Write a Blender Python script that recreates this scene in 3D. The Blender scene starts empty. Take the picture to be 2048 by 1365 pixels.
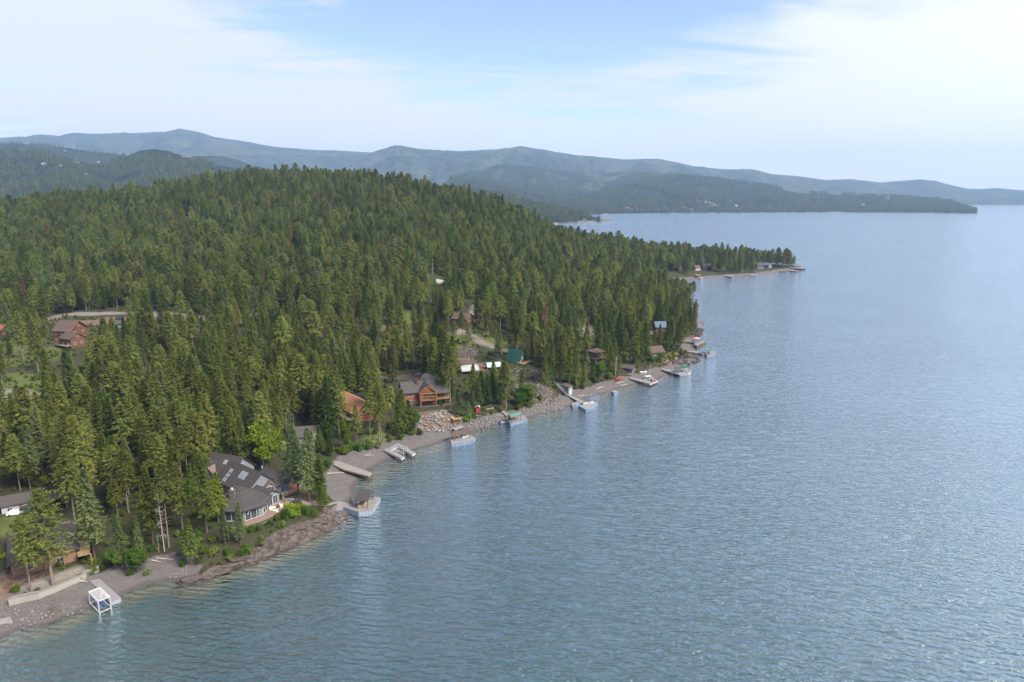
import bpy, bmesh, math, random
import numpy as np
from mathutils import Vector, Matrix

# ------------------------------------------------------------------ camera
F, PITCH, CAMZ = 1366.0, math.atan((682.5 - 393) / 1366.0), 100.0
sc = bpy.context.scene
C = sc.collection
cam_d = bpy.data.cameras.new('camera')
cam = bpy.data.objects.new('camera', cam_d)
C.objects.link(cam)
cam_d.sensor_width = 36.0
cam_d.lens = 36.0 * F / 2048
cam_d.clip_start, cam_d.clip_end = 0.5, 60000
cam.location = (0, 0, CAMZ)
cam.rotation_euler = (math.pi / 2 - PITCH, 0, 0)
sc.camera = cam
sc.view_settings.view_transform = 'Standard'
sc.view_settings.look = 'None'
sc.view_settings.gamma = 1
sc.view_settings.use_curve_mapping = False
sc.view_settings.exposure = 1.45
sc.cycles.max_bounces = 5
sc.cycles.diffuse_bounces = 2
sc.cycles.glossy_bounces = 2
sc.cycles.transmission_bounces = 2
sc.cycles.transparent_max_bounces = 6
sc.cycles.volume_bounces = 0
sc.cycles.use_denoising = True
sc.cycles.sample_clamp_direct = 5.0
sc.cycles.sample_clamp_indirect = 3.0
sc.cycles.caustics_reflective = False
sc.cycles.caustics_refractive = False
R = math.radians

# ------------------------------------------------------------------ node helper
class NT:
    def __init__(s, tree):
        s.t = tree; s.n = tree.nodes; s.l = tree.links
    def add(s, typ, **kw):
        n = s.n.new(typ)
        ins = kw.pop('ins', {})
        for k, v in kw.items(): setattr(n, k, v)
        for k, v in ins.items(): s.set(n.inputs[k], v)
        return n
    def set(s, sock, v):
        if isinstance(v, bpy.types.NodeSocket): s.l.new(v, sock)
        else: sock.default_value = v
    def m(s, op, a, b=0.0, c=0.0, clamp=False):
        n = s.n.new('ShaderNodeMath'); n.operation = op; n.use_clamp = clamp
        s.set(n.inputs[0], a); s.set(n.inputs[1], b); s.set(n.inputs[2], c)
        return n.outputs[0]
    def vm(s, op, a, b=(0, 0, 0)):
        n = s.n.new('ShaderNodeVectorMath'); n.operation = op
        s.set(n.inputs[0], a); s.set(n.inputs[1], b)
        return n.outputs[0]
    def ramp(s, fac, lo, hi, a=0.0, b=1.0):
        n = s.n.new('ShaderNodeMapRange'); n.interpolation_type = 'SMOOTHSTEP'
        s.set(n.inputs[0], fac); s.set(n.inputs[1], lo); s.set(n.inputs[2], hi); s.set(n.inputs[3], a); s.set(n.inputs[4], b)
        return n.outputs[0]
    def noise(s, vec, scale, detail=4, rough=0.55, dist=0.0):
        n = s.n.new('ShaderNodeTexNoise')
        if vec is not None: s.set(n.inputs['Vector'], vec)
        n.inputs['Scale'].default_value = scale; n.inputs['Detail'].default_value = detail
        n.inputs['Roughness'].default_value = rough; n.inputs['Distortion'].default_value = dist
        return n.outputs[0]
    def mix(s, fac, a, b, blend='MIX'):
        n = s.n.new('ShaderNodeMix'); n.data_type = 'RGBA'; n.blend_type = blend
        s.set(n.inputs[0], fac)
        s.set(n.inputs[6], a if isinstance(a, bpy.types.NodeSocket) else (*a, 1)[:4])
        s.set(n.inputs[7], b if isinstance(b, bpy.types.NodeSocket) else (*b, 1)[:4])
        return n.outputs[2]

# ------------------------------------------------------------------ sky and sun
SUN_EL, SUN_AZ = R(46), R(122)       # azimuth clockwise from the viewing direction
w = bpy.data.worlds.new('World'); sc.world = w; w.use_nodes = True
w.node_tree.nodes.clear()
N = NT(w.node_tree)
sky = N.add('ShaderNodeTexSky', sky_type='NISHITA', sun_disc=False, sun_elevation=SUN_EL, sun_rotation=SUN_AZ,
            altitude=900.0, air_density=1.0, dust_density=0.6, ozone_density=2.5)
tc = N.add('ShaderNodeTexCoord')
sep = N.add('ShaderNodeSeparateXYZ', ins={0: tc.outputs['Generated']})
sx, sy, sz = sep.outputs
az = N.m('MULTIPLY', N.m('ARCTAN2', sx, sy), 57.2958)
el = N.m('MULTIPLY', N.m('ARCSINE', sz), 57.2958)
zz = N.m('MAXIMUM', N.m('ADD', sz, 0.10), 0.03)
pl = N.add('ShaderNodeCombineXYZ', ins={0: N.m('DIVIDE', sx, zz), 1: N.m('DIVIDE', sy, zz), 2: 0.0}).outputs[0]
n1 = N.noise(pl, 0.75, 8, 0.6, 0.5)
n2 = N.noise(N.vm('MULTIPLY', pl, (0.35, 1.2, 1.0)), 1.6, 9, 0.62, 0.9)
def blob(a0, e0, ra, re, amp):
    da = N.m('DIVIDE', N.m('SUBTRACT', az, a0), ra); de = N.m('DIVIDE', N.m('SUBTRACT', el, e0), re)
    d2 = N.m('ADD', N.m('MULTIPLY', da, da), N.m('MULTIPLY', de, de))
    return N.m('MULTIPLY', N.m('EXPONENT', N.m('MULTIPLY', d2, -1.0)), amp)
dens = N.ramp(el, 19.0, 32.0, 0.0, 0.86)
for b_ in ((-33, 11.5, 13, 6.5, 0.75), (-20, 4, 14, 3.5, 0.35), (-12, 5, 9, 5, 0.62), (-37, 17, 6, 4, 0.3), (30, 3, 22, 9, 0.75), (38, 14, 16, 14, 0.35),
           (95, 20, 60, 25, 0.45), (-100, 20, 40, 25, 0.5), (8, 0, 200, 6, 0.42), (2, 12, 12, 4, -0.1)):
    dens = N.m('ADD', dens, blob(*b_))
dens = N.m('ADD', dens, N.m('MULTIPLY', N.m('SUBTRACT', n1, 0.5), 1.5))
dens = N.m('ADD', dens, N.m('MULTIPLY', N.m('SUBTRACT', n2, 0.5), 1.5))
cl = N.ramp(dens, 0.08, 0.72)
cl = N.m('MULTIPLY', cl, N.m('ADD', 0.92, 0.0))
CLOUD = (4.5, 4.55, 5.25)
skyc = N.mix(1.0, sky.outputs[0], (1.14, 1.02, 1.36), 'MULTIPLY')
glow = blob(60, 6, 34, 16, 1.0)
glow = N.m('MAXIMUM', glow, blob(10, 0, 200, 6, 0.45))
cloudc = N.mix(glow, CLOUD, (6.8, 6.45, 6.7))
col = N.mix(cl, skyc, cloudc)
bg = N.add('ShaderNodeBackground', ins={0: col, 1: 0.08})
out = N.add('ShaderNodeOutputWorld'); N.l.new(bg.outputs[0], out.inputs[0])

sun_d = bpy.data.lights.new('sun', 'SUN'); sun = bpy.data.objects.new('sun', sun_d); C.objects.link(sun)
sun_d.energy = 3.5; sun_d.angle = R(27); sun_d.color = (1.0, 0.93, 0.78)
sd = Vector((math.sin(SUN_AZ) * math.cos(SUN_EL), math.cos(SUN_AZ) * math.cos(SUN_EL), math.sin(SUN_EL)))
sun.rotation_euler = sd.to_track_quat('Z', 'Y').to_euler()
sun.location = (0, 0, 300)

# ------------------------------------------------------------------ pixel rays (2048 px photo) -> points of the place
cP, sP = math.cos(PITCH), math.sin(PITCH)
def ray(px, py):
    a = (px - 1024) / F; b = (682.5 - py) / F
    return Vector((a, cP + b * sP, -sP + b * cP))
def at(px, py, z=0.0):
    d = ray(px, py); t = (z - CAMZ) / d.z
    return Vector((d.x * t, d.y * t, z))
def aty(px, py, Y):
    d = ray(px, py); t = Y / d.y
    return Vector((d.x * t, Y, CAMZ + d.z * t))
def proj(p):
    x, y, z = p[0], p[1], p[2] - CAMZ
    dep = y * cP - z * sP
    return (1024 + F * x / dep, 682.5 - F * (y * sP + z * cP) / dep, dep)

# ------------------------------------------------------------------ numpy noise
def _h(ix, iy, seed):
    v = np.sin(ix * 127.1 + iy * 311.7 + seed * 74.7) * 43758.5453
    return v - np.floor(v)
def vnoise(x, y, seed=0):
    ix, iy = np.floor(x), np.floor(y); fx, fy = x - ix, y - iy
    fx = fx * fx * (3 - 2 * fx); fy = fy * fy * (3 - 2 * fy)
    a, b = _h(ix, iy, seed), _h(ix + 1, iy, seed); c, d = _h(ix, iy + 1, seed), _h(ix + 1, iy + 1, seed)
    return a + (b - a) * fx + (c - a) * fy + (a - b - c + d) * fx * fy
def fbm(x, y, seed=0, o=4):
    s = 0; a = 0.5; t = 0
    for i in range(o):
        s = s + a * vnoise(x, y, seed + i); t += a; a *= 0.5; x = x * 2.03 + 17.1; y = y * 2.03 + 9.7
    return s / t
def sst(a, b, x):
    t = np.clip((x - a) / (b - a), 0, 1); return t * t * (3 - 2 * t)

# ------------------------------------------------------------------ mesh helpers
def mesh_np(name, co, faces, mat=None, smooth=False, attrs=None):
    me = bpy.data.meshes.new(name)
    co = np.asarray(co, dtype=np.float32); faces = np.asarray(faces, dtype=np.int32)
    me.vertices.add(len(co)); me.vertices.foreach_set('co', co.ravel())
    if len(faces):
        k = faces.shape[1]; nf = len(faces)
        me.loops.add(nf * k); me.loops.foreach_set('vertex_index', faces.ravel())
        me.polygons.add(nf); me.polygons.foreach_set('loop_start', np.arange(nf, dtype=np.int32) * k)
        me.polygons.foreach_set('loop_total', np.full(nf, k, dtype=np.int32))
        if smooth: me.polygons.foreach_set('use_smooth', np.ones(nf, dtype=bool))
    for nm, v in (attrs or {}).items():
        at_ = me.attributes.new(nm, 'FLOAT', 'POINT'); at_.data.foreach_set('value', np.asarray(v, dtype=np.float32).ravel())
    me.update(calc_edges=True)
    if mat: me.materials.append(mat)
    return me
def link(name, me, parent=None, loc=None, rot=None, scl=None):
    o = bpy.data.objects.new(name, me); C.objects.link(o)
    if parent: o.parent = parent
    if loc is not None: o.location = loc
    if rot is not None: o.rotation_euler = rot
    if scl is not None: o.scale = scl
    return o
def tag(o, label=None, cat=None, group=None, kind=None):
    if label: o['label'] = label
    if cat: o['category'] = cat
    if group: o['group'] = group
    if kind: o['kind'] = kind
    return o
def empty(name, loc=(0, 0, 0), rz=0.0, label=None, cat=None, group=None):
    o = bpy.data.objects.new(name, None); C.objects.link(o)
    o.location = loc; o.rotation_euler = (0, 0, rz); o.empty_display_size = 0.5
    return tag(o, label, cat, group)
def copy_tree(o, parent=None):
    c = o.copy(); C.objects.link(c)
    if parent: c.parent = parent
    for ch in list(o.children): copy_tree(ch, c)
    return c

# ------------------------------------------------------------------ materials
def mk(name, c1, c2=None, scale=2.0, rough=0.8, bump=0.0, metal=0.0, bscale=None, stretch=(1, 1, 1), spec=0.3, detail=4, coord='Object'):
    m = bpy.data.materials.new(name); m.use_nodes = True
    n = NT(m.node_tree); b = m.node_tree.nodes['Principled BSDF']
    b.inputs['Roughness'].default_value = rough; b.inputs['Metallic'].default_value = metal
    b.inputs['Specular IOR Level'].default_value = spec
    if c2 is None:
        c2 = tuple(v * 0.72 for v in c1)
    t = n.add('ShaderNodeTexCoord')
    v = n.vm('MULTIPLY', t.outputs[coord], stretch)
    f = n.noise(v, scale, detail, 0.6)
    n.set(b.inputs['Base Color'], n.mix(n.ramp(f, 0.32, 0.68), c1, c2))
    if bump:
        bn = n.add('ShaderNodeBump', ins={'Strength': bump, 'Distance': 0.1, 'Height': n.noise(v, bscale or scale * 2, 5, 0.65)})
        n.set(b.inputs['Normal'], bn.outputs[0])
    return m
def mk_leaf(name, c1, c2, c3, trans=0.28):
    m = bpy.data.materials.new(name); m.use_nodes = True
    m.node_tree.nodes.clear(); n = NT(m.node_tree)
    oi = n.add('ShaderNodeObjectInfo'); t = n.add('ShaderNodeTexCoord')
    f = n.noise(t.outputs['Object'], 0.45, 3, 0.6)
    base = n.mix(oi.outputs['Random'], c1, c2)
    base = n.mix(n.ramp(f, 0.35, 0.75), base, c3)
    v = n.m('MULTIPLY', oi.outputs['Random'], 37.73); v = n.m('FRACT', v)
    hs = n.add('ShaderNodeHueSaturation', ins={'Value': n.m('ADD', 0.66, n.m('MULTIPLY', v, 0.75)), 'Color': base, 'Hue': n.m('ADD', 0.488, n.m('MULTIPLY', n.m('FRACT', n.m('MULTIPLY', oi.outputs['Random'], 91.7)), 0.024))})
    d = n.add('ShaderNodeBsdfDiffuse', ins={0: hs.outputs[0]}); tr = n.add('ShaderNodeBsdfTranslucent', ins={0: hs.outputs[0]})
    mx = n.add('ShaderNodeMixShader', ins={0: trans}); n.l.new(d.outputs[0], mx.inputs[1]); n.l.new(tr.outputs[0], mx.inputs[2])
    o = n.add('ShaderNodeOutputMaterial'); n.l.new(mx.outputs[0], o.inputs[0])
    return m
# ------------------------------------------------------------------ the main land: shoreline, height, surface
SH = [  # photo px, py of the waterline, width of the beach (m), height of the bank (m), bedrock 0..1
 (0,1281,12,2.5,0),(31,1262,13,2.2,0),(77,1257,14,2.2,.35),(117,1246,14,2.2,.55),(166,1221,13,2.2,.3),(185,1214,12,2.2,0),(243,1192,12,2.2,0),
 (295,1169,12,2.5,0),(354,1162,10,3.5,0),(360,1172,4.0,2.9,1),(375,1176,4.0,2.9,1),(400,1169,4.0,3.2,1),(429,1155,4.0,3.6,1),(472,1139,4.3,3.6,1),
 (503,1133,4.6,3.6,1),(541,1113,4.9,3.8,1),(585,1091,4.9,3.6,1),(615,1079,4.6,3.2,1),(648,1065,4.0,2.9,1),(675,1051,6,3.5,.8),(692,1040,6,3,.6),
 (703,1012,5,3,.2),(705,1000,9,3,0),(710,985,11,3,0),(712,972,12,3,0),(719,959,13,3,0),(736,944,14,3,0),(752,933,15,3,0),(780,919,14,3,0),
 (805,908,13,3,0),(827,901,12,3,0),(866,892,12,3.5,0),(887,883,12,4,0),(901,879,11,4,0),(940,869,9,4,0),(954,862,8,4,0),(977,852,9,4,0),
 (1004,848,10,4,0),(1055,837,10,5,0),(1085,828,10,6,0),(1114,822,11,6,0),(1139,814,11,5,0),(1165,801,11,5,0),(1192,791,11,5,0),
 (1221,785,11,5,0),(1240,776,11,4,0),(1275,768,11,4,0),(1313,761,11,4,0),(1327,753,10,4,0),(1378,734,9,4,0),(1394,725,9,4,.2),
 (1405,714,9,4,.5),(1406,709,9,4,.3),(1394,702,10,4,0),(1387,695,10,4,0),(1390,680,7,4,.3),(1401,670,3.4,2.9,1),(1405,660,3.4,2.9,1),(1394,653,3.4,2.9,1),
 (1391,638,3.4,2.9,1),(1399,608,4.0,2.9,1),(1384,600,4.0,2.9,1)]
P0 = [(*at(a, b)[:2], c, d, e) for a, b, c, d, e in SH]
P0 = [(-1900, -260, 8, 3, 0), (-420, -120, 8, 3, 0), (-240, 20, 8, 3, 0), (-160, 95, 10, 3, 0), (-130, 126, 12, 2.5, 0)] + P0 + \
     [(170, 700, 6, 4, .5), (161, 755, 8, 3, 0), (172, 798, 9, 3, 0)] + \
     [(*at(a, b)[:2], 11, 2.5, 0) for a, b in ((1346,562),(1386,559),(1436,556),(1492,552),(1532,550),(1559,545),(1580,541.5))] + \
     [(*at(1611, 538.5)[:2], 10, 2, .3), (424, 985, 8, 2, .4), (405, 1012, 8, 2.5, 0), (345, 1045, 8, 3, 0), (260, 1090, 8, 3, 0), (150, 1180, 8, 3, 0), (70, 1290, 8, 3, 0),
      (-100, 1440, 8, 3, 0), (-500, 1650, 8, 3, 0), (-1900, 1900, 8, 3, 0)]
SP = np.array(P0)
POLY = SP[:, :2]
def shore(x, y):
    """signed distance to the shore (+ inland) with the interpolated shore parameters"""
    x = np.asarray(x, float); y = np.asarray(y, float); shp = x.shape; x = x.ravel(); y = y.ravel()
    best = np.full(x.shape, 1e12); par = np.zeros((3,) + x.shape); inside = np.zeros(x.shape, bool)
    n = len(SP)
    for i in range(n):
        a, b = SP[i], SP[(i + 1) % n]
        dx, dy = b[0] - a[0], b[1] - a[1]
        t = np.clip(((x - a[0]) * dx + (y - a[1]) * dy) / (dx * dx + dy * dy), 0, 1)
        d = (x - a[0] - t * dx) ** 2 + (y - a[1] - t * dy) ** 2
        k = d < best; best[k] = d[k]
        for j in range(3): par[j][k] = (a[2 + j] + (b[2 + j] - a[2 + j]) * t)[k]
        c = ((a[1] > y) != (b[1] > y))
        if abs(dy) > 1e-9: inside ^= c & (x < a[0] + dx * (y - a[1]) / dy)
    s = np.sqrt(best) * np.where(inside, 1, -1)
    return s.reshape(shp), [p.reshape(shp) for p in par]
# crest of the wooded hill: photo px -> photo py of the tree tops there
CU = np.array([-500,-200,0,100,200,300,400,500,600,700,800,900,1000,1050,1100,1150,1200,1300,1400,1700])
CT = np.array([ 430, 410,402,396,390,374,355,343,341,347,355,374,402,424,448,462,474,492,500,510])
CR = np.array([ 900, 900,900,900,930,960,980,1000,1000,980,950,930,900,880,860,850,850,850,850,850])
TREE_H = 21.0
PADS = []      # (x, y, r_in, r_out, z) level pads
def crest(u):
    t = np.interp(u, CU, CT); r = np.interp(u, CU, CR)
    ang = np.arctan((682.5 - t) / F) - PITCH
    return CAMZ + r * np.tan(ang) - TREE_H, r
def height(x, y, pads=True):
    x = np.asarray(x, float); y = np.asarray(y, float)
    s, (bw, bh, rk) = shore(x, y)
    fa = sst(12, 45, s); bw = bw * (1 - fa) + 10 * fa; bh = bh * (1 - fa) + 4 * fa; rk = rk * (1 - sst(8, 20, s))
    yy = np.maximum(y, 60.0)
    u = 1024 + F * x / (yy * cP)
    zc, rc = crest(u)
    toe = np.interp(u, [-400, 0, 400, 800, 1100, 1400], [520, 500, 430, 380, 380, 450])
    t = np.clip((y - toe) / (rc - toe), 0, 1)
    hill = np.maximum(zc - 14, 0) * (t ** 1.15) * (1 - 0.18 * np.sin(t * math.pi))
    back = 1 - 0.8 * sst(0, 600, y - rc)
    hill = hill * back
    gr = 10 * sst(20, 260, s) + 0.006 * np.clip(s, 0, 600)
    und = (fbm(x / 70, y / 70, 3) - 0.5) * 12 * sst(20, 120, s) + (fbm(x / 9, y / 9, 8) - 0.5) * 1.2 * sst(6, 25, s)
    sp = np.maximum(s, 0)
    z = 0.11 * np.minimum(sp, bw) + (bh - 0.11 * bw) * sst(0, 1, (s - bw) / 7.0)
    inland = gr + hill + und
    cap = 0.36 * np.maximum(s - bw - 4, 0)
    cap = cap + 60 * sst(120, 420, s)
    z = z + np.minimum(inland, cap) * sst(0, 10, s - bw)
    cove = np.exp(-(((x + 48) / 26) ** 2 + ((y - 238) / 30) ** 2))
    z = np.where(s < 0, np.maximum((0.75 - 0.60 * cove) * s - 0.035 * s * s * (1 - 0.85 * cove), -6.5) , z)
    # uneven bedrock
    z = z + rk * (fbm(x / 3.2, y / 3.2, 21, 4) - 0.45) * 1.3 * sst(-3, 1.5, s) * (1 - sst(6, 14, s))
    z = z + (1 - rk) * (fbm(x / 2.0, y / 2.0, 5, 3) - 0.5) * 0.22 * sst(-2, 1, s) * (1 - sst(12, 20, s))
    if pads:
        for (a, b, r0, r1, zp) in PADS:
            d = np.hypot(x - a, y - b); k = 1 - sst(r0, r1, d)
            z = z * (1 - k) + zp * k
    return z
def H1(x, y): return float(height(np.array([x]), np.array([y]))[0])
def G(px, py):
    """the ground point seen at a photo pixel"""
    d = ray(px, py); ts = np.linspace(90, 2600, 1400) ; ts = 90 * (2600 / 90) ** np.linspace(0, 1, 1400)
    X, Y, Zr = d.x * ts, d.y * ts, CAMZ + d.z * ts
    Z = np.maximum(height(X, Y), 0.0)
    k = np.argmax(Zr < Z) if (Zr < Z).any() else len(ts) - 1
    t0, t1 = ts[max(k - 1, 0)], ts[k]; a, b = (Zr - Z)[max(k - 1, 0)], (Zr - Z)[k]
    t = t0 + (t1 - t0) * (a / (a - b) if a != b else 0.5)
    x, y = d.x * t, d.y * t
    return Vector((x, y, max(H1(x, y), 0.0)))
# ------------------------------------------------------------------ level pads for the buildings (anchor pixel, radii)
def pad(px, py, r0, r1, dz=0.0, z=None):
    g = G(px, py); z = g.z + dz if z is None else z
    PADS.append((g.x, g.y, r0, r1, z)); return Vector((g.x, g.y, z))
PAD = {}
for nm_, px_, py_, r0_, r1_, dz_ in (
    ('estate', 505, 1012, 19, 30, 0.4), ('shore_lodge', 85, 1120, 10, 18, .3), ('shed', 40, 1022, 9, 16, .2), ('orange', 715, 850, 8, 15, .5),
    ('cabin', 845, 822, 10, 17, .8), ('aframe', 1028, 732, 6, 12, .5), ('modern', 1185, 728, 6, 12, .3), ('timber', 140, 682, 10, 20, .3),
    ('tarp', 950, 742, 9, 15, 0), ('garage', 868, 778, 5, 9, 0)):
    PAD[nm_] = pad(px_, py_, r0_, r1_, dz_)
# tracks and roads (photo pixels), width
TRACKS = [('gravel_road', [(60,652),(110,632),(180,628),(260,627),(330,632),(400,640),(470,646)], 7.0),
          ('gravel_road', [(905,668),(930,660),(945,640),(950,612)], 4.5),
          ('gravel_road', [(930,662),(945,672),(960,684),(985,694),(1010,702)], 4.0),
          ('driveway', [(112,992),(80,1000),(60,1008)], 5.0),
          ('driveway', [(455,905),(480,900),(530,893),(560,886)], 4.0),
          ('driveway', [(740,762),(790,757),(830,752),(850,748)], 5.0),
          ('driveway', [(1165,640),(1178,655),(1190,672),(1200,690)], 6.0),
          ('footpath', [(40,1185),(70,1172),(110,1158),(155,1140)], 1.6)]
TR = []
for nm_, pts_, w_ in TRACKS:
    TR.append((nm_, [G(*p) for p in pts_], w_))
def seg_dist(x, y, pts):
    best = np.full(x.shape, 1e12)
    for a, b in zip(pts[:-1], pts[1:]):
        dx, dy = b[0] - a[0], b[1] - a[1]; L = dx * dx + dy * dy + 1e-9
        t = np.clip(((x - a[0]) * dx + (y - a[1]) * dy) / L, 0, 1)
        best = np.minimum(best, (x - a[0] - t * dx) ** 2 + (y - a[1] - t * dy) ** 2)
    return np.sqrt(best)
# clearings: photo px centre, radii (m across, m in depth), kind
CLEAR = [(45,715,20,28,'grass'),(70,765,24,14,'grass'),(10,690,18,25,'grass'),(120,770,9,5,'road'),(20,790,16,8,'road'),
         (915,690,18,24,'grass'),(975,682,16,18,'grass'),(830,640,14,16,'grass'),(905,722,10,10,'dirt'),(950,735,14,8,'dirt'),(700,715,12,7,'dirt'),
         (790,660,12,9,'dirt'),(870,835,11,9,'dirt'),(895,848,8,5,'dirt'),(1052,772,7,8,'rock'),(1090,790,8,9,'rock'),(935,706,8,10,'rock'),
         (560,895,7,4,'grass'),(500,889,8,4,'grass'),(610,985,6,8,'grass'),(40,900,14,16,'grass'),(45,1040,8,8,'grass'),(90,1160,16,6,'grass'),
         (20,1165,8,9,'dirt'),(230,640,16,8,'dirt'),(190,645,20,10,'dirt'),(760,870,8,10,'grass'),(590,1010,10,8,'dirt'),(1000,760,10,10,'grass'),
         (1180,660,9,22,'road'),(180,600,60,10,'grass'),(1470,542,34,5,'grass'),(790,755,18,6,'rock'),(1345,720,9,10,'dirt')]
CL = [(G(a, b), c, d, k) for a, b, c, d, k in CLEAR]
def masks(x, y):
    s, (bw, bh, rk) = shore(x, y)
    wob = (fbm(x / 4, y / 4, 31) - 0.5) * 5
    M = {'beach': (1 - sst(bw - 1, bw + 3, s + wob)) * np.where(s > bw - 1, 1 - rk, 1.0), 'rock': rk * (1 - sst(bw - 1.5, bw + .8, s + wob * .4))}
    M['road'] = np.zeros_like(s); M['grass'] = np.zeros_like(s); M['dirt'] = np.zeros_like(s)
    for nm, pts, w_ in TR:
        M['road'] = np.maximum(M['road'], 1 - sst(w_ / 2, w_ / 2 + 1.5, seg_dist(x, y, pts) + wob * 0.15))
    for g, a, b, k in CL:
        d = np.hypot((x - g.x) / a, (y - g.y) / b) + wob * 0.13
        M[k] = np.maximum(M[k], 1 - sst(0.75, 1.1, d))
    return M, s, bw
def axis(lo, hi, f0, f1, st):
    v = [f0]
    while v[-1] < f1: v.append(v[-1] + st(v[-1]))
    a = v[-1]; d = st(a)
    while v[-1] < hi: d *= 1.06; v.append(v[-1] + min(d, 25))
    b = [f0]; d = st(f0)
    while b[-1] > lo: d *= 1.06; b.append(b[-1] - min(d, 25))
    return np.array(b[:0:-1] + v)
XS = axis(-1850, 560, -190, 130, lambda v: 1.15)
YS = axis(-240, 1880, 95, 1000, lambda v: max(1.15, v * 0.0052))
GX, GY = np.meshgrid(XS, YS)
GZ = height(GX, GY)
MK, GS, GBW = masks(GX, GY)
def gridmesh(name, X, Y, Z, keep=None, mat=None, attrs=None, smooth=True):
    ny, nx = X.shape
    idx = np.arange(nx * ny).reshape(ny, nx)
    f = np.stack([idx[:-1, :-1], idx[:-1, 1:], idx[1:, 1:], idx[1:, :-1]], -1).reshape(-1, 4)
    co = np.stack([X, Y, Z], -1).reshape(-1, 3)
    if keep is not None:
        k = keep.ravel(); f = f[k[f].any(1)]
        used = np.unique(f); remap = np.full(len(co), -1); remap[used] = np.arange(len(used))
        co = co[used]; f = remap[f]; attrs = {a: v.ravel()[used] for a, v in (attrs or {}).items()}
    return mesh_np(name, co, f, mat, smooth, attrs)

def ground_mat():
    m = bpy.data.materials.new('forest_ground'); m.use_nodes = True; n = NT(m.node_tree); b = m.node_tree.nodes['Principled BSDF']
    g = n.add('ShaderNodeNewGeometry'); P = g.outputs['Position']
    A = lambda k: n.add('ShaderNodeAttribute', attribute_name=k).outputs['Fac']
    nf = n.noise(P, 0.12, 6, 0.65); ns = n.noise(P, 1.1, 5, 0.7); npb = n.noise(P, 3.5, 4, 0.7)
    vor = n.add('ShaderNodeTexVoronoi', ins={'Vector': P, 'Scale': 2.2}); vor2 = n.add('ShaderNodeTexVoronoi', ins={'Vector': n.vm('ADD', P, n.vm('MULTIPLY', n.add('ShaderNodeTexNoise', ins={'Vector': P, 'Scale': 0.4}).outputs[1], (.9, .9, .9))), 'Scale': 0.24, 'Randomness': 1.0}, feature='DISTANCE_TO_EDGE')
    floor = n.mix(n.ramp(nf, 0.38, 0.62), (0.036, 0.032, 0.019), (0.026, 0.038, 0.014))
    floor = n.mix(n.ramp(ns, 0.4, 0.75), floor, (0.055, 0.046, 0.028))
    grass = n.mix(n.ramp(n.noise(P, 0.35, 5, 0.6), 0.35, 0.65), (0.055, 0.080, 0.022), (0.092, 0.098, 0.036))
    grass = n.mix(n.ramp(ns, 0.45, 0.8), grass, (0.05, 0.07, 0.02))
    pebble = n.mix(n.ramp(npb, 0.3, 0.7), (0.078, 0.072, 0.072), (0.140, 0.131, 0.132))
    pebble = n.mix(n.ramp(n.noise(P, 0.5, 3), 0.35, 0.7), pebble, (0.100, 0.086, 0.082))
    pebble = n.mix(n.ramp(vor.outputs['Distance'], 0.05, 0.25, 0.55, 0.0), pebble, (0.26, 0.25, 0.26))
    rock = n.mix(n.ramp(n.noise(P, 0.6, 6, 0.7), 0.35, 0.65), (0.038, 0.031, 0.028), (0.108, 0.088, 0.078))
    crack = n.ramp(vor2.outputs['Distance'], 0.0, 0.05, 1.0, 0.0)
    rock = n.mix(n.m('MULTIPLY', crack, 0.22), rock, (0.035, 0.03, 0.028))
    road = n.mix(n.ramp(ns, 0.3, 0.7), (0.13, 0.112, 0.10), (0.20, 0.178, 0.16))
    dirt = n.mix(n.ramp(n.noise(P, 0.7, 5, 0.7), 0.35, 0.7), (0.095, 0.055, 0.036), (0.17, 0.13, 0.10))
    c = n.mix(A('grass'), floor, grass); c = n.mix(A('dirt'), c, dirt); c = n.mix(A('road'), c, road)
    ed = n.m('MULTIPLY', n.m('SUBTRACT', ns, 0.5), 0.9)
    bf = n.ramp(n.m('ADD', A('beach'), ed), 0.35, 0.65); rf = n.ramp(n.m('ADD', A('rock'), ed), 0.35, 0.6)
    c = n.mix(bf, c, pebble); c = n.mix(rf, c, rock)
    # wet band at the waterline, brown lake bed below it
    z = n.add('ShaderNodeSeparateXYZ', ins={0: P}).outputs[2]
    zz_ = n.m('ADD', z, n.m('MULTIPLY', n.m('SUBTRACT', ns, 0.5), 0.25))
    c = n.mix(n.ramp(zz_, 0.08, 0.30, 0.55, 0.0), c, n.mix(1.0, c, (0.40, 0.38, 0.36), 'MULTIPLY'))
    bed = n.mix(n.ramp(ns, 0.3, 0.7), (0.085, 0.065, 0.042), (0.15, 0.118, 0.075))
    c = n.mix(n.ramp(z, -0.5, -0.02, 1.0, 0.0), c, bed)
    c = n.mix(n.ramp(z, -3.2, -0.5, 1.0, 0.0), c, (0.010, 0.040, 0.045))  # teal of light welling up from deep water, put into the bed colour
    n.set(b.inputs['Base Color'], c); b.inputs['Roughness'].default_value = 0.95; b.inputs['Specular IOR Level'].default_value = 0.15
    hgt = n.m('ADD', n.m('MULTIPLY', ns, 0.6), n.m('SUBTRACT', n.m('MULTIPLY', npb, 0.3), n.m('MULTIPLY', n.m('MULTIPLY', crack, n.m('MULTIPLY', rf, n.m('GREATER_THAN', z, 0.0))), 0.5)))
    bn = n.add('ShaderNodeBump', ins={'Strength': 0.9, 'Distance': 0.5, 'Height': hgt}); n.set(b.inputs['Normal'], bn.outputs[0])
    return m
M_GROUND = ground_mat()
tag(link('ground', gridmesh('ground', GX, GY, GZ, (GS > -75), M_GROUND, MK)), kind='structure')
mbed = mk('deep_lake_bed', (0.010, 0.040, 0.045), (0.012, 0.044, 0.049), 0.01, 0.9, coord='Generated')  # flat bed coloured teal in place of light scattered by deep water
S_ = 16000
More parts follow.
